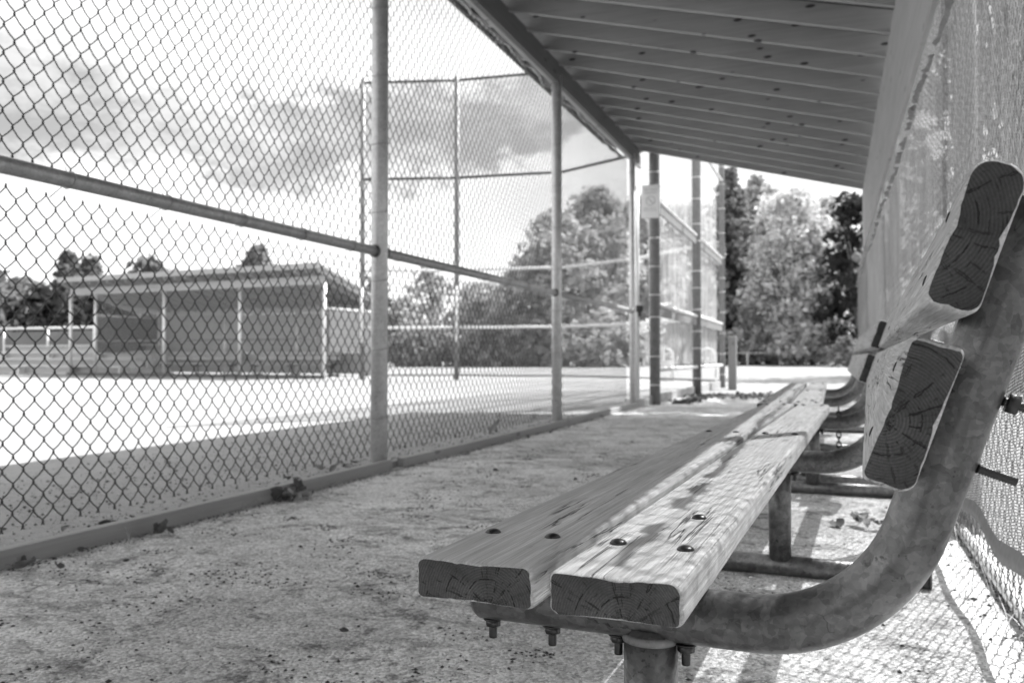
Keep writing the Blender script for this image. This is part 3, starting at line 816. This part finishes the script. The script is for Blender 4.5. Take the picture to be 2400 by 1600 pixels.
for x0, x1 in ((Ld + .02, Ld + .06), (-.10, -.06)):
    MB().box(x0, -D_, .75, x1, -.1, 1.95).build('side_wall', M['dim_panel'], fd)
    MB().tube([(x0 + .02, -D_, 1.98), (x0 + .02, 0, 1.98)], .03, 8).build('side_rail', M['white'], fd)
MB().tube([(0, 0, 1.12), (Ld, 0, 1.12)], .028, 10).build('front_rail', M['galv_dark'], fd)
MB().box(-.1, .08, 0, Ld + 1.2, .14, .10).build('kerb_board', M['trim'], fd)
MB().box(-.1, -D_, 0.0, Ld, .05, .02).build('floor_slab', M['concrete'], fd)
panel('wire_mesh', (0, 0), (Ld, 0), .1, 2.8, M['mesh_far'], fd)
fpos = []
for i, xx in enumerate((1.2, 5.2)):
    b3 = copy_tree(bench); b3['group'] = 'benches inside the opposite dugout'
    b3['label'] = ('bench inside the opposite dugout, nearer its right end', 'bench inside the opposite dugout, nearer its left end')[i]
    w = Matrix.Translation((-13.4, 20.6, 0)) @ Matrix.Rotation(R(180 - 4.9), 4, 'Z') @ Vector((xx, -1.9, .02))
    b3.location = w; b3.rotation_euler = (0, 0, R(180 - 4.9 - 90))

# ------------------------------------------------------------------ bleachers and fence left of it
bl = empty('bleachers', (-24.6, 21.6, 0), R(-3), label='low white aluminium bleachers at the far left behind the infield', cat='bleachers')
for i in range(4):
    MB().box(-5, i * .55, .28 + i * .24, 3.0, i * .55 + .3, .33 + i * .24).build('seat_plank', M['alu'], bl)
    MB().box(-5, i * .55 + .30, .05 + i * .22, 3.0, i * .55 + .34, .26 + i * .24).build('riser', M['alu'], bl)
for x in (-4.5, -2, .5, 2.8): MB().box(x, .05, 0, x + .06, 2.2, .25).box(x, 1.2, .2, x + .06, 2.2, .7).build('frame', M['galv_post'], bl)
lf = empty('rail_fence', (-33, 24.5, 0), 0, label='white top rail fence with grey panels behind the bleachers', cat='fence')
MB().tube([(0, 0, 1.72), (10.2, -.3, 1.72)], .05, 8).build('top_rail', M['galv_post'], lf)
for x in (0, 2.4, 4.8, 7.2, 9.8): MB().tube([(x, -.03 * x, 0), (x, -.03 * x, 1.75)], .04, 8).build('post', M['galv_post'], lf)
MB().box(0, .08, .9, 10, .1, 1.6).build('screen_panel', M['dim_panel'], lf)

# ------------------------------------------------------------------ things beyond the gap: hoops, framed board, far rail fence
for i, (x, y, lab) in enumerate(((-4.55, 24.6, 'left of two pale arched steel hoops beyond the backstop'), (-3.45, 25.4, 'right of two pale arched steel hoops beyond the backstop'))):
    pts = [(x - .24, y, 0), (x - .24, y, .62)] + [(x + .24 * math.cos(a), y, .62 + .24 * math.sin(a)) for a in np.linspace(PI, 0, 12)] + [(x + .24, y, 0)]
    tag(MB().tube(pts, .03, 10).build('steel_hoop', M['white'], None), lab, 'hoop', 'steel hoops')
fb = empty('framed_board', (-3.6, 19.3, 0), R(18), label='low white framed board standing behind the backstop', cat='board')
for q in ((-.30, -.02, .05, -.22, .02, .52), (.16, -.02, .05, .24, .02, .52), (-.22, -.02, .42, .16, .02, .52), (-.22, -.02, .05, .16, .02, .10)): MB().box(*q).build('frame', M['white'], fb)
MB().box(-.22, -.005, .10, .16, .005, .42).build('panel', M['mesh_far'], fb)
# far white rail fence, right
rf = empty('rail_fence', (-11.0, 68, 0), 0, label='low white rail fence in front of the trees across the far field', cat='fence')
MB().tube([(0, 0, .92), (13.5, 0, .92)], .04, 8).build('rail', M['white'], rf)
for x in np.arange(0, 13.6, 2.4): MB().box(x - .06, -.06, 0, x + .06, .06, 1.0).build('post', M['white'], rf)
for x in (.5, 2.1): MB().box(x - .12, -.2, 0, x + .12, .04, 1.05).build('post', M['white'], rf)
tag(MB().box(-12.7, 60, .0, -11.2, 60.6, 1.35).box(-12.8, 59.95, 1.35, -11.1, 60.7, 1.45).build('storage_box', M['concrete'], None, bevel=.05), 'pale storage box at the tree line just right of the wooden post', 'box')
lb = empty('board_fence', (-50, 88, 0), R(-6), label='long low white board fence across the outfield under the trees', cat='fence')
for i in range(24): MB().box(i * 2.6, 0, 0, i * 2.6 + .1, .12, .5).build('post', M['white'], lb)
MB().box(0, -.04, .08, 60, -.01, .45).build('board', M['white'], lb)

# ------------------------------------------------------------------ trees
def crown_mesh(name, centres, per, size, mat, parent, rng, squash=.8):
    """many leaf-cluster quads scattered in blobs: centres = [(x,y,z,r)]"""
    Vs = []; 
    for (cx, cy, cz, r) in centres:
        n = max(6, int(per * r * r))
        d = rng.normal(size=(n, 3)); d /= np.linalg.norm(d, axis=1)[:, None]
        rad = r * rng.random(n)[:, None] ** .45
        p = d * rad * np.array([1, 1, squash]) + np.array([cx, cy, cz])
        nrm = d + rng.normal(size=(n, 3)) * .7 + np.array([0, 0, .5]); nrm /= np.linalg.norm(nrm, axis=1)[:, None]
        a = np.cross(nrm, rng.normal(size=(n, 3))); a /= np.linalg.norm(a, axis=1)[:, None]; b_ = np.cross(nrm, a)
        s_ = size * rng.uniform(.5, 1.3, n)[:, None]
        q = np.stack([p - a * s_ - b_ * s_ * .35, p + a * s_ * .2 - b_ * s_ * .6, p + a * s_ * 1.1 + b_ * s_ * .1, p + b_ * s_ * .65], 1)
        Vs.append(q.reshape(-1, 3))
    V = np.concatenate(Vs); F = np.arange(len(V)).reshape(-1, 4)
    return np_mesh(name, V, F, mat, parent)
def limbs(b, base, tops, r0):
    for t in tops:
        p0 = Vector(base); p1 = Vector(t); mid = p0.lerp(p1, .5) + Vector((0, 0, .12 * (p1 - p0).length))
        b.tube([p0, mid, p1], r0, 6, rs=[r0, r0 * .6, r0 * .2])
def broadleaf(x, y, h, rad, mat, label, seed, base_z=.15, size=.30, dens=26, group=None, gaps=.25):
    rng = np.random.default_rng(seed); root = empty('broadleaf_tree', (x, y, 0), label=label, cat='tree', group=group)
    C = []; n = 120
    z0 = h * base_z
    for i in range(n):
        t = rng.random() ** .8; zz = z0 + (h - z0) * t * .93
        prof = math.sin(PI * min(.97, (.18 + .80 * t))) ** .6
        rr = rad * prof * math.sqrt(rng.random()) * rng.uniform(.85, 1.12); a = rng.random() * 2 * PI
        C.append((rr * math.cos(a), rr * math.sin(a), zz, rad * rng.uniform(.16, .36)))
    crown_mesh('crown', C, dens, size, mat, root, rng)
    b = MB().tube([(0, 0, -.1), (.05 * rad, 0, h * .3), (0, .05 * rad, h * .62)], .2, 10, rs=[h * .026, h * .019, h * .008])
    limbs(b, (.03 * rad, 0, h * .28), [(c[0], c[1], c[2]) for c in C[::6]], h * .009)
    b.build('trunk', M['bark'], root); return root
def conifer(x, y, h, rad, mat, label, seed, size=.26, dens=34, group=None, shape=1.0, low=.06):
    rng = np.random.default_rng(seed); root = empty('conifer_tree', (x, y, 0), label=label, cat='tree', group=group)
    C = []; z = h * low
    while z < h * .97:
        t = (z - h * low) / (h * (1 - low)); R_ = rad * (1 - t) ** shape * rng.uniform(.85, 1.1) + .12
        nb = max(4, int(6 + 8 * (1 - t))); a0 = rng.random() * 6
        for k in range(nb):
            a = a0 + 2 * PI * k / nb + rng.uniform(-.3, .3); L_ = R_ * rng.uniform(.65, 1.1)
            for q in (.35, .7, 1.0):
                if L_ * q < .15: continue
                C.append((math.cos(a) * L_ * q, math.sin(a) * L_ * q, z + L_ * (.18 * q) + rng.uniform(-.1, .1), max(.26, L_ * (.42 - .14 * q))))
        z += h * .026 * rng.uniform(.8, 1.25)
    C.append((0, 0, h * .97, .16)); C.append((0, 0, h, .1))
    crown_mesh('crown', C, dens, size, mat, root, rng, .62)
    MB().tube([(0, 0, -.1), (0, 0, h * .5), (0, 0, h * .98)], .2, 8, rs=[h * .018, h * .01, .02]).build('trunk', M['bark'], root)
    return root
th = R(20.63); cs, sn = math.cos(th), math.sin(th)
def at(u, D):   # a ground point D metres ahead, u = lateral tangent
    return D * (u * cs - sn), D * (cs + u * sn)
def T(kind, px, D, ytop, radpx, mat, label, seed, **kw):
    u = (px - 1200) / 2000; x, y = at(u, D); h = .6 + (837 - ytop) * D / 2000; rad = radpx * D / 2000
    return (broadleaf if kind == 'b' else conifer)(x, y, h, rad, mat, label, seed, **kw)
G = 'trees beyond the far field'
T('c', 1712, 74, 382, 120, M['fol_mid'], 'narrow spruce standing just right of the backstop wing', 1, group=G, shape=.8)
T('c', 1775, 78, 396, 120, M['fol_light'], 'second spruce from the backstop wing, behind the pale pine', 2, group=G, shape=.8)
T('b', 1862, 66, 428, 112, M['fol_pale'], 'large pale feathery pine in the middle of the right tree group', 3, group=G, base_z=.22, size=.22, dens=46)
T('c', 1800, 70, 470, 90, M['fol_pale'], 'pale conifer with light upswept branches left of the feathery pine', 4, group=G, shape=.7)
T('c', 1905, 64, 520, 80, M['fol_pale'], 'shorter pale conifer right of the feathery pine', 41, group=G, shape=.7)
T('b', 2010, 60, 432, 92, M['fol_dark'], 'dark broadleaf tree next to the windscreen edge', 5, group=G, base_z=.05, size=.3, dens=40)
T('b', 1690, 80, 450, 90, M['fol_mid'], 'leafy tree filling behind the last backstop pole', 42, group=G, base_z=.03, dens=34)
T('b', 1930, 76, 470, 90, M['fol_mid'], 'leafy tree between the feathery pine and the dark broadleaf tree', 43, group=G, base_z=.03, dens=34)
T('b', 1745, 84, 420, 85, M['fol_mid'], 'leafy tree filling the gap between the two spruces', 44, group=G, base_z=.03, dens=34)
T('b', 1815, 86, 418, 85, M['fol_light'], 'light tree behind the left edge of the feathery pine', 45, group=G, base_z=.03, dens=34)
T('b', 1932, 84, 432, 75, M['fol_light'], 'light treetop right of the feathery pine', 46, group=G, base_z=.03, dens=34)
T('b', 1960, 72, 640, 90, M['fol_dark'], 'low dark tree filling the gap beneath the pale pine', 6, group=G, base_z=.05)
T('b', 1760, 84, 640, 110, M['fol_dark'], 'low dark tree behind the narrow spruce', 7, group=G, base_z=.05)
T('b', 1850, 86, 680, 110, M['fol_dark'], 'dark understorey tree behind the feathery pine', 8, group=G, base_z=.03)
G2 = 'trees beyond the backstop'
T('b', 1310, 58, 490, 135, M['fol_light'], 'left shoulder of the big leafy trees behind the middle fence post', 11, group=G2, base_z=.04, dens=34)
T('b', 1400, 62, 424, 110, M['fol_light'], 'tallest leafy tree right of the middle fence post', 12, group=G2, base_z=.03, dens=34)
T('b', 1500, 66, 440, 105, M['fol_light'], 'tall leafy tree behind the notice sign', 13, group=G2, base_z=.03, dens=34)
T('b', 1600, 70, 450, 100, M['fol_light'], 'leafy tree seen through the netting of the backstop wing', 14, group=G2, base_z=.03, dens=30)
T('b', 1245, 60, 600, 110, M['fol_light'], 'rounded tree left below the big leafy trees', 15, group=G2, base_z=.02)
T('b', 1130, 64, 655, 95, M['fol_light'], 'rounded tree right of the second backstop pole', 16, group=G2, base_z=.02)
T('b', 1010, 66, 605, 62, M['fol_light'], 'thin tree with a loose top left of the second backstop pole', 17, group=G2, base_z=.1, dens=16)
T('b', 945, 62, 690, 62, M['fol_light'], 'low tree right of the tall near fence post', 18, group=G2, base_z=.02)
T('b', 1190, 56, 752, 120, M['fol_mid'], 'long dark bush under the trees behind the backstop', 19, group=G2, base_z=.0)
T('b', 1000, 56, 775, 100, M['fol_mid'], 'dark bush below the thin loose topped tree', 20, group=G2, base_z=.0)
T('b', 1400, 55, 740, 120, M['fol_light'], 'bush at the foot of the tallest leafy tree', 21, group=G2, base_z=.0)
G3 = 'trees behind the opposite dugout'
T('b', -20, 44, 622, 90, M['fol_mid'], 'leafy tree cut by the left edge of the picture', 31, group=G3, base_z=.02, size=.2, dens=50)
T('c', 158, 50, 588, 55, M['fol_mid'], 'pointed tree left of the opposite dugout roof', 32, group=G3, shape=.75)
T('c', 210, 52, 600, 62, M['fol_mid'], 'second pointed tree over the left end of the opposite roof', 33, group=G3, shape=.75)
T('b', 340, 52, 592, 72, M['fol_mid'], 'round topped tree rising above the opposite dugout roof', 34, group=G3, base_z=.05, dens=36)
T('b', 100, 46, 668, 90, M['fol_dark'], 'dark tree left of the opposite dugout', 35, group=G3, base_z=.0)
T('b', 250, 50, 690, 100, M['fol_dark'], 'dark low tree seen under the opposite roof', 36, group=G3, base_z=.0)
T('b', 602, 56, 572, 42, M['fol_mid'], 'small treetop over the middle of the opposite roof', 37, group=G3, base_z=.6, dens=22)
T('b', 40, 60, 650, 110, M['fol_mid'], 'broad tree far behind the bleachers', 48, group=G3, base_z=.02, dens=34)
T('b', 420, 64, 625, 80, M['fol_mid'], 'low rounded treetop over the left half of the opposite roof', 47, group=G3, base_z=.1, dens=30)
T('b', 480, 62, 632, 70, M['fol_mid'], 'low treetop just showing above the opposite roof', 38, group=G3, base_z=.3)
T('b', 880, 60, 640, 50, M['fol_mid'], 'tree right behind the opposite dugout roof end', 39, group=G3, base_z=.02)
# tree added behind the windscreen to cast shade on the far floor
broadleaf(3.1, 17.3, 12.0, 2.9, M['fol_mid'], 'tree added behind the windscreen to shade the far floor', 51, .35, size=.14, dens=50)
for i, (x, y, h_, lab) in enumerate(((4.2, 31, 15, 'tall tree added far behind the windscreen to darken it, nearest its far end'), (7.6, 33, 15, 'tall tree added far behind the windscreen to darken it, above the back bench planks'), (11.2, 34, 15, 'tall tree added far behind the windscreen to darken it, at the right edge of the picture'))):  # unseen trees added to block sky and even the tone through the fabric
    broadleaf(x, y, h_, 3.5, M['fol_mid'], lab, 60 + i, .03, size=.22, dens=22, group='trees added behind the windscreen')
# a bush at the foot of the right trees
T('b', 1985, 52, 788, 42, M['fol_mid'], 'round bush in front of the dark broadleaf tree', 52, group=G, base_z=.0, size=.14, dens=90)

# ------------------------------------------------------------------ litter and small stuff
def leaf_mesh(size, rng, curl=1.0):
    b = MB(); n, m_ = 7, 4
    ph = rng.uniform(0, 6); cu = rng.uniform(.5, 1.3) * curl
    for i in range(n):
        t = i / (n - 1); wv = size * .42 * math.sin(PI * min(.98, max(.03, t))) ** .7 * (1 + .25 * math.sin(t * 17 + ph))
        for j in range(m_ + 1):
            s_ = (j / m_ - .5) * 2
            b.v.append(((t - .5) * size, s_ * wv, size * (.20 * cu * s_ * s_ + .16 * cu * math.sin(t * 4 + ph) + .10) + .002))
    for i in range(n - 1):
        for j in range(m_): a = i * (m_ + 1) + j; b.face([a, a + m_ + 1, a + m_ + 2, a + 1], 0, True)
    b.tube([(size * .5, 0, size * .15), (size * .68, size * .03, size * .25), (size * .85, size * .1, size * .22)], size * .012, 4)
    return b
def pile(x, y, n, spread, size, label, pale=.3, name='leaf_pile'):
    root = empty(name, (x, y, 0), rnd.uniform(0, 6), label=label, cat='leaves')
    for i in range(n):
        o = leaf_mesh(size * rnd.uniform(.55, 1.1), rnd).build('leaf', M['leaf_pale'] if rnd.random() < pale else M['leaf'], root)
        o.location = (rnd.gauss(0, spread), rnd.gauss(0, spread), rnd.uniform(0, size * .4)); o.rotation_euler = (rnd.uniform(-.7, .7), rnd.uniform(-.7, .7), rnd.uniform(0, 6))
pile(-2.12, 3.02, 9, .05, .085, 'curled dry leaf clump against the kerb left of the tall near post')
pile(-2.36, 3.35, 6, .06, .06, 'dry leaf clump outside the fence near the foot of the near post')
pile(-2.13, 2.32, 5, .04, .05, 'small dark leaf clump on the floor at the middle of the kerb')
pile(-2.13, 1.78, 6, .05, .055, 'dark leaf clump on the floor at the left end of the kerb')
pile(-2.36, 2.25, 5, .05, .06, 'thin curled leaves outside the fence behind the kerb')
pile(-2.36, 1.72, 3, .06, .05, 'two rounded dead leaves outside the fence at lower left')
pile(-2.40, 3.9, 6, .08, .06, 'dark dry leaves outside the fence beside the near post')
pile(.12, 3.25, 7, .05, .06, 'dry leaf clump under the bench behind the second leg', .6)
up = empty('dead_leaf', (-2.28, 5.75, .03), .3, label='single dark upright dead leaf standing at the kerb between the fence posts', cat='leaf')
o = leaf_mesh(.13, rnd, .4).build('leaf_blade', M['leaf'], up); o.rotation_euler = (0, R(-62), .4); o.location = (0, 0, .06)
for k in range(13):
    yv = 1.5 + k * .63 + rnd.uniform(-.2, .2)
    o = leaf_mesh(rnd.uniform(.03, .05), rnd).build('small_leaf', M['leaf'] if k % 3 else M['leaf_pale'])
    o.location = (-2.15 + rnd.uniform(-.02, .05) if k % 2 else -2.4 - rnd.uniform(0, .2), yv, .002); o.rotation_euler = (rnd.uniform(-.4, .4), rnd.uniform(-.4, .4), rnd.uniform(0, 6))
    tag(o, 'small dry leaf lying along the timber kerb', 'leaf', 'small leaves along the kerb')
pile(-1.9, 11.6, 14, .16, .07, 'weedy dark leaf litter at the foot of the backstop wing', 0)
pile(-1.7, 12.9, 16, .25, .08, 'dark leaf litter between the nearest and second backstop poles', 0)
pile(-.9, 13.7, 22, .42, .09, 'scattered leaf litter along the far edge of the floor', 0)
pile(-.1, 13.9, 20, .38, .09, 'leaf litter at the far floor edge near the benches', 0)

def scatter(name, n, region, smin, smax, mat, seed, label, dens=None, flat=.6):
    rng = np.random.default_rng(seed); V = []; F = []
    base = np.array([(1, 0, 0), (-1, 0, 0), (0, 1, 0), (0, -1, 0), (0, 0, 1), (0, 0, -1)], float)
    tri = [(0, 2, 4), (2, 1, 4), (1, 3, 4), (3, 0, 4), (2, 0, 5), (1, 2, 5), (3, 1, 5), (0, 3, 5)]
    k = 0
    for i in range(n):
        x, y = region(rng)
        s_ = smin + (smax - smin) * rng.random() ** 3
        p = base * (rng.uniform(.6, 1.2, (6, 1))) * np.array([s_, s_ * rng.uniform(.6, 1), s_ * flat])
        a = rng.random() * 6.28; ca, sa = math.cos(a), math.sin(a)
        p = p @ np.array([[ca, sa, 0], [-sa, ca, 0], [0, 0, 1]]) + np.array([x, y, s_ * .2])
        V.append(p); F += [(k + a_, k + b_, k + c_) for a_, b_, c_ in tri]; k += 6
    o = np_mesh(name, np.concatenate(V), np.array(F), mat, None)
    return tag(o, label, None, None, 'stuff')
def reg_floor(rng):
    while True:
        y = .9 + 7.5 * rng.random() ** 1.6; x = rng.uniform(-2.19, .3)
        return x, y
scatter('gravel', 9000, reg_floor, .0012, .0045, M['stone'], 3, 'fine pale gravel over the dugout floor')
spots = [(rnd.uniform(-2.1, -.3), .9 + 5.5 * rnd.random() ** 1.4, rnd.uniform(.02, .09)) for _ in range(150)]
def reg_soil(rng):
    if rng.random() < .12: return reg_floor(rng)
    if rng.random() < .25: return -2.19 + abs(rng.normal()) * .03, rng.uniform(1.2, 8)
    s_ = spots[int(rng.integers(len(spots)))]
    return min(.3, max(-2.19, s_[0] + rng.normal() * s_[2])), s_[1] + rng.normal() * s_[2] * .8
scatter('soil_crumbs', 13000, reg_soil, .0012, .0068, M['soil'], 4, 'dark soil crumbs and plant bits over the dugout floor', flat=.5)
scatter('plant_litter', 2600, lambda g: (-2.0 + 2.4 * g.random(), 13.5 + g.normal() * .45), .006, .035, M['leaf'], 8, 'ragged dark plant litter along the far edge of the floor')
scatter('plant_litter', 900, lambda g: (-1.95 + abs(g.normal()) * .10, g.uniform(11.0, 13.6)), .006, .05, M['soil'], 9, 'dark plant litter at the foot of the backstop wing')
scatter('soil_clods', 46, reg_floor, .008, .020, M['soil'], 21, 'small dark clods of soil scattered over the dugout floor', flat=.55)
scatter('soil_crumbs', 5000, lambda g: (-2.36 - 1.6 * g.random() ** 1.5, 1.2 + 7.5 * g.random()), .002, .012, M['soil'], 31, 'dark soil crumbs on the shaded strip outside the fence', flat=.5)
scatter('gravel', 4000, lambda g: (-2.36 - 1.6 * g.random() ** 1.5, 1.2 + 7.5 * g.random()), .002, .009, M['stone'], 32, 'pale grit on the shaded strip outside the fence')
def reg_edge(rng): return .41 + rng.normal() * .05, rng.uniform(.8, 6)
scatter('edge_debris', 1500, reg_edge, .002, .010, M['soil'], 5, 'dark debris along the bottom of the back fence')
# dry grass stems along the edges
def stems(name, n, region, seed, mat, label, lmin=.04, lmax=.16, flat=.3):
    rng = np.random.default_rng(seed); V = []; F = []; k = 0
    for i in range(n):
        x, y = region(rng); L_ = rng.uniform(lmin, lmax); a = rng.random() * 6.28; el = rng.uniform(.05, 1.2) * flat + .05
        d = np.array([math.cos(a) * math.cos(el), math.sin(a) * math.cos(el), math.sin(el)]); w = np.cross(d, [0, 0, 1]); w = w / np.linalg.norm(w) * .0011
        p0 = np.array([x, y, .002]); p1 = p0 + d * L_ * .55 + np.array([0, 0, .01]); p2 = p0 + d * L_ + np.array([0, 0, -.004])
        V += [p0 - w, p0 + w, p1 - w, p1 + w, p2, p2 + w * .3]
        F += [(k, k + 1, k + 3, k + 2), (k + 2, k + 3, k + 5, k + 4)]; k += 6
    return tag(np_mesh(name, np.array(V), np.array(F), mat, None), label, None, None, 'stuff')
stems('dry_grass', 260, lambda g: (-2.17 + g.normal() * .05, g.uniform(1.3, 9)), 6, M['leaf_pale'], 'thin dry grass stems along the kerb')
stems('dry_grass', 420, lambda g: (.40 + g.normal() * .07, g.uniform(.8, 7)), 7, M['leaf_pale'], 'thin dry grass stems along the back fence', .05, .28, .8)
stems('dry_grass', 1500, lambda g: (-2.38 - 1.5 * g.random() ** 1.5, g.uniform(1.2, 9)), 17, M['leaf_pale'], 'short dry grass stems outside the fence', .02, .07, .5)
# ------------------------------------------------------------------ light and sky
SUN = Vector((.43, .64, 1.0)).normalized()
sd = bpy.data.lights.new('sun', 'SUN'); sd.energy = 5.0; sd.angle = R(.4); sd.color = (1, 1, 1)
so = bpy.data.objects.new('sun', sd); COL.objects.link(so); so.rotation_euler = SUN.to_track_quat('Z', 'Y').to_euler()
w = bpy.data.worlds.new('World'); scene.world = w; w.use_nodes = True
nt = NT(w.node_tree); nt.n.clear()
sky = nt.node('ShaderNodeTexSky', sky_type='NISHITA', sun_disc=False, sun_elevation=math.asin(SUN.z), sun_rotation=math.atan2(SUN.x, SUN.y), air_density=1.0, dust_density=2.0)
bw = nt.node('ShaderNodeRGBToBW', {0: sky.outputs[0]}).outputs[0]
tc = nt.node('ShaderNodeTexCoord').outputs['Generated']
s = nt.node('ShaderNodeSeparateXYZ', {0: tc}); X, Y, Z = s.outputs
az = nt.m('ARCTAN2', X, Y)                     # 0 = +Y, negative = left
el = nt.m('ARCSINE', Z)
cl = nt.noise(nt.sc(tc, 1, 1, 2.2), 3.2, 6, .55, .3)
cl2 = nt.noise(nt.sc(tc, 1, 1, 3.0), 1.6, 4, .5)
wob = nt.m('MULTIPLY', nt.m('SUBTRACT', nt.noise(nt.sc(tc, 1, 1, 1.8), 7, 7, .68), .5), .19)
def blob(a0, e0, wa, we, tilt=0.0):
    da = nt.m('SUBTRACT', az, a0); de = nt.m('SUBTRACT', nt.m('ADD', el, wob), nt.m('ADD', e0, nt.m('MULTIPLY', da, tilt)))
    q = nt.m('ADD', nt.m('POWER', nt.m('ABSOLUTE', nt.m('DIVIDE', da, wa)), 2.0), nt.m('POWER', nt.m('ABSOLUTE', nt.m('DIVIDE', de, we)), 2.0))
    return nt.ramp(q, .35, 1.15, 1.0, 0.0)
g = nt.m('MAXIMUM', blob(-.95, .255, .22, .095, 0), blob(-.66, .238, .34, .058, .04))
g = nt.m('MAXIMUM', g, blob(-.38, .275, .24, .06, .22))
g = nt.m('MAXIMUM', g, nt.m('MULTIPLY', nt.ramp(cl2, .52, .68), .32))
g = nt.m('MULTIPLY', g, nt.ramp(nt.noise(nt.sc(tc, 1, 1, 2.5), 9, 6, .65), .32, .62, .65, 1.15))
white = nt.ramp(cl, .30, .62, .93, 1.08)
val = nt.m('MULTIPLY', white, nt.m('SUBTRACT', 1.0, nt.m('MULTIPLY', g, .64)))
mix = nt.m('ADD', nt.m('MULTIPLY', bw, .30), nt.m('MULTIPLY', val, 4.7))
c = nt.node('ShaderNodeCombineColor', {'Red': mix, 'Green': mix, 'Blue': mix})
bg = nt.node('ShaderNodeBackground', {'Color': c, 'Strength': .12})
ow = nt.node('ShaderNodeOutputWorld'); nt.l.new(bg.outputs[0], ow.inputs[0])

scene.view_settings.view_transform = 'Standard'; scene.view_settings.look = 'None'
scene.view_settings.exposure = 1.12; scene.view_settings.gamma = 1.0
cy = scene.cycles
cy.max_bounces = 8; cy.diffuse_bounces = 4; cy.transparent_max_bounces = 24; cy.use_denoising = True
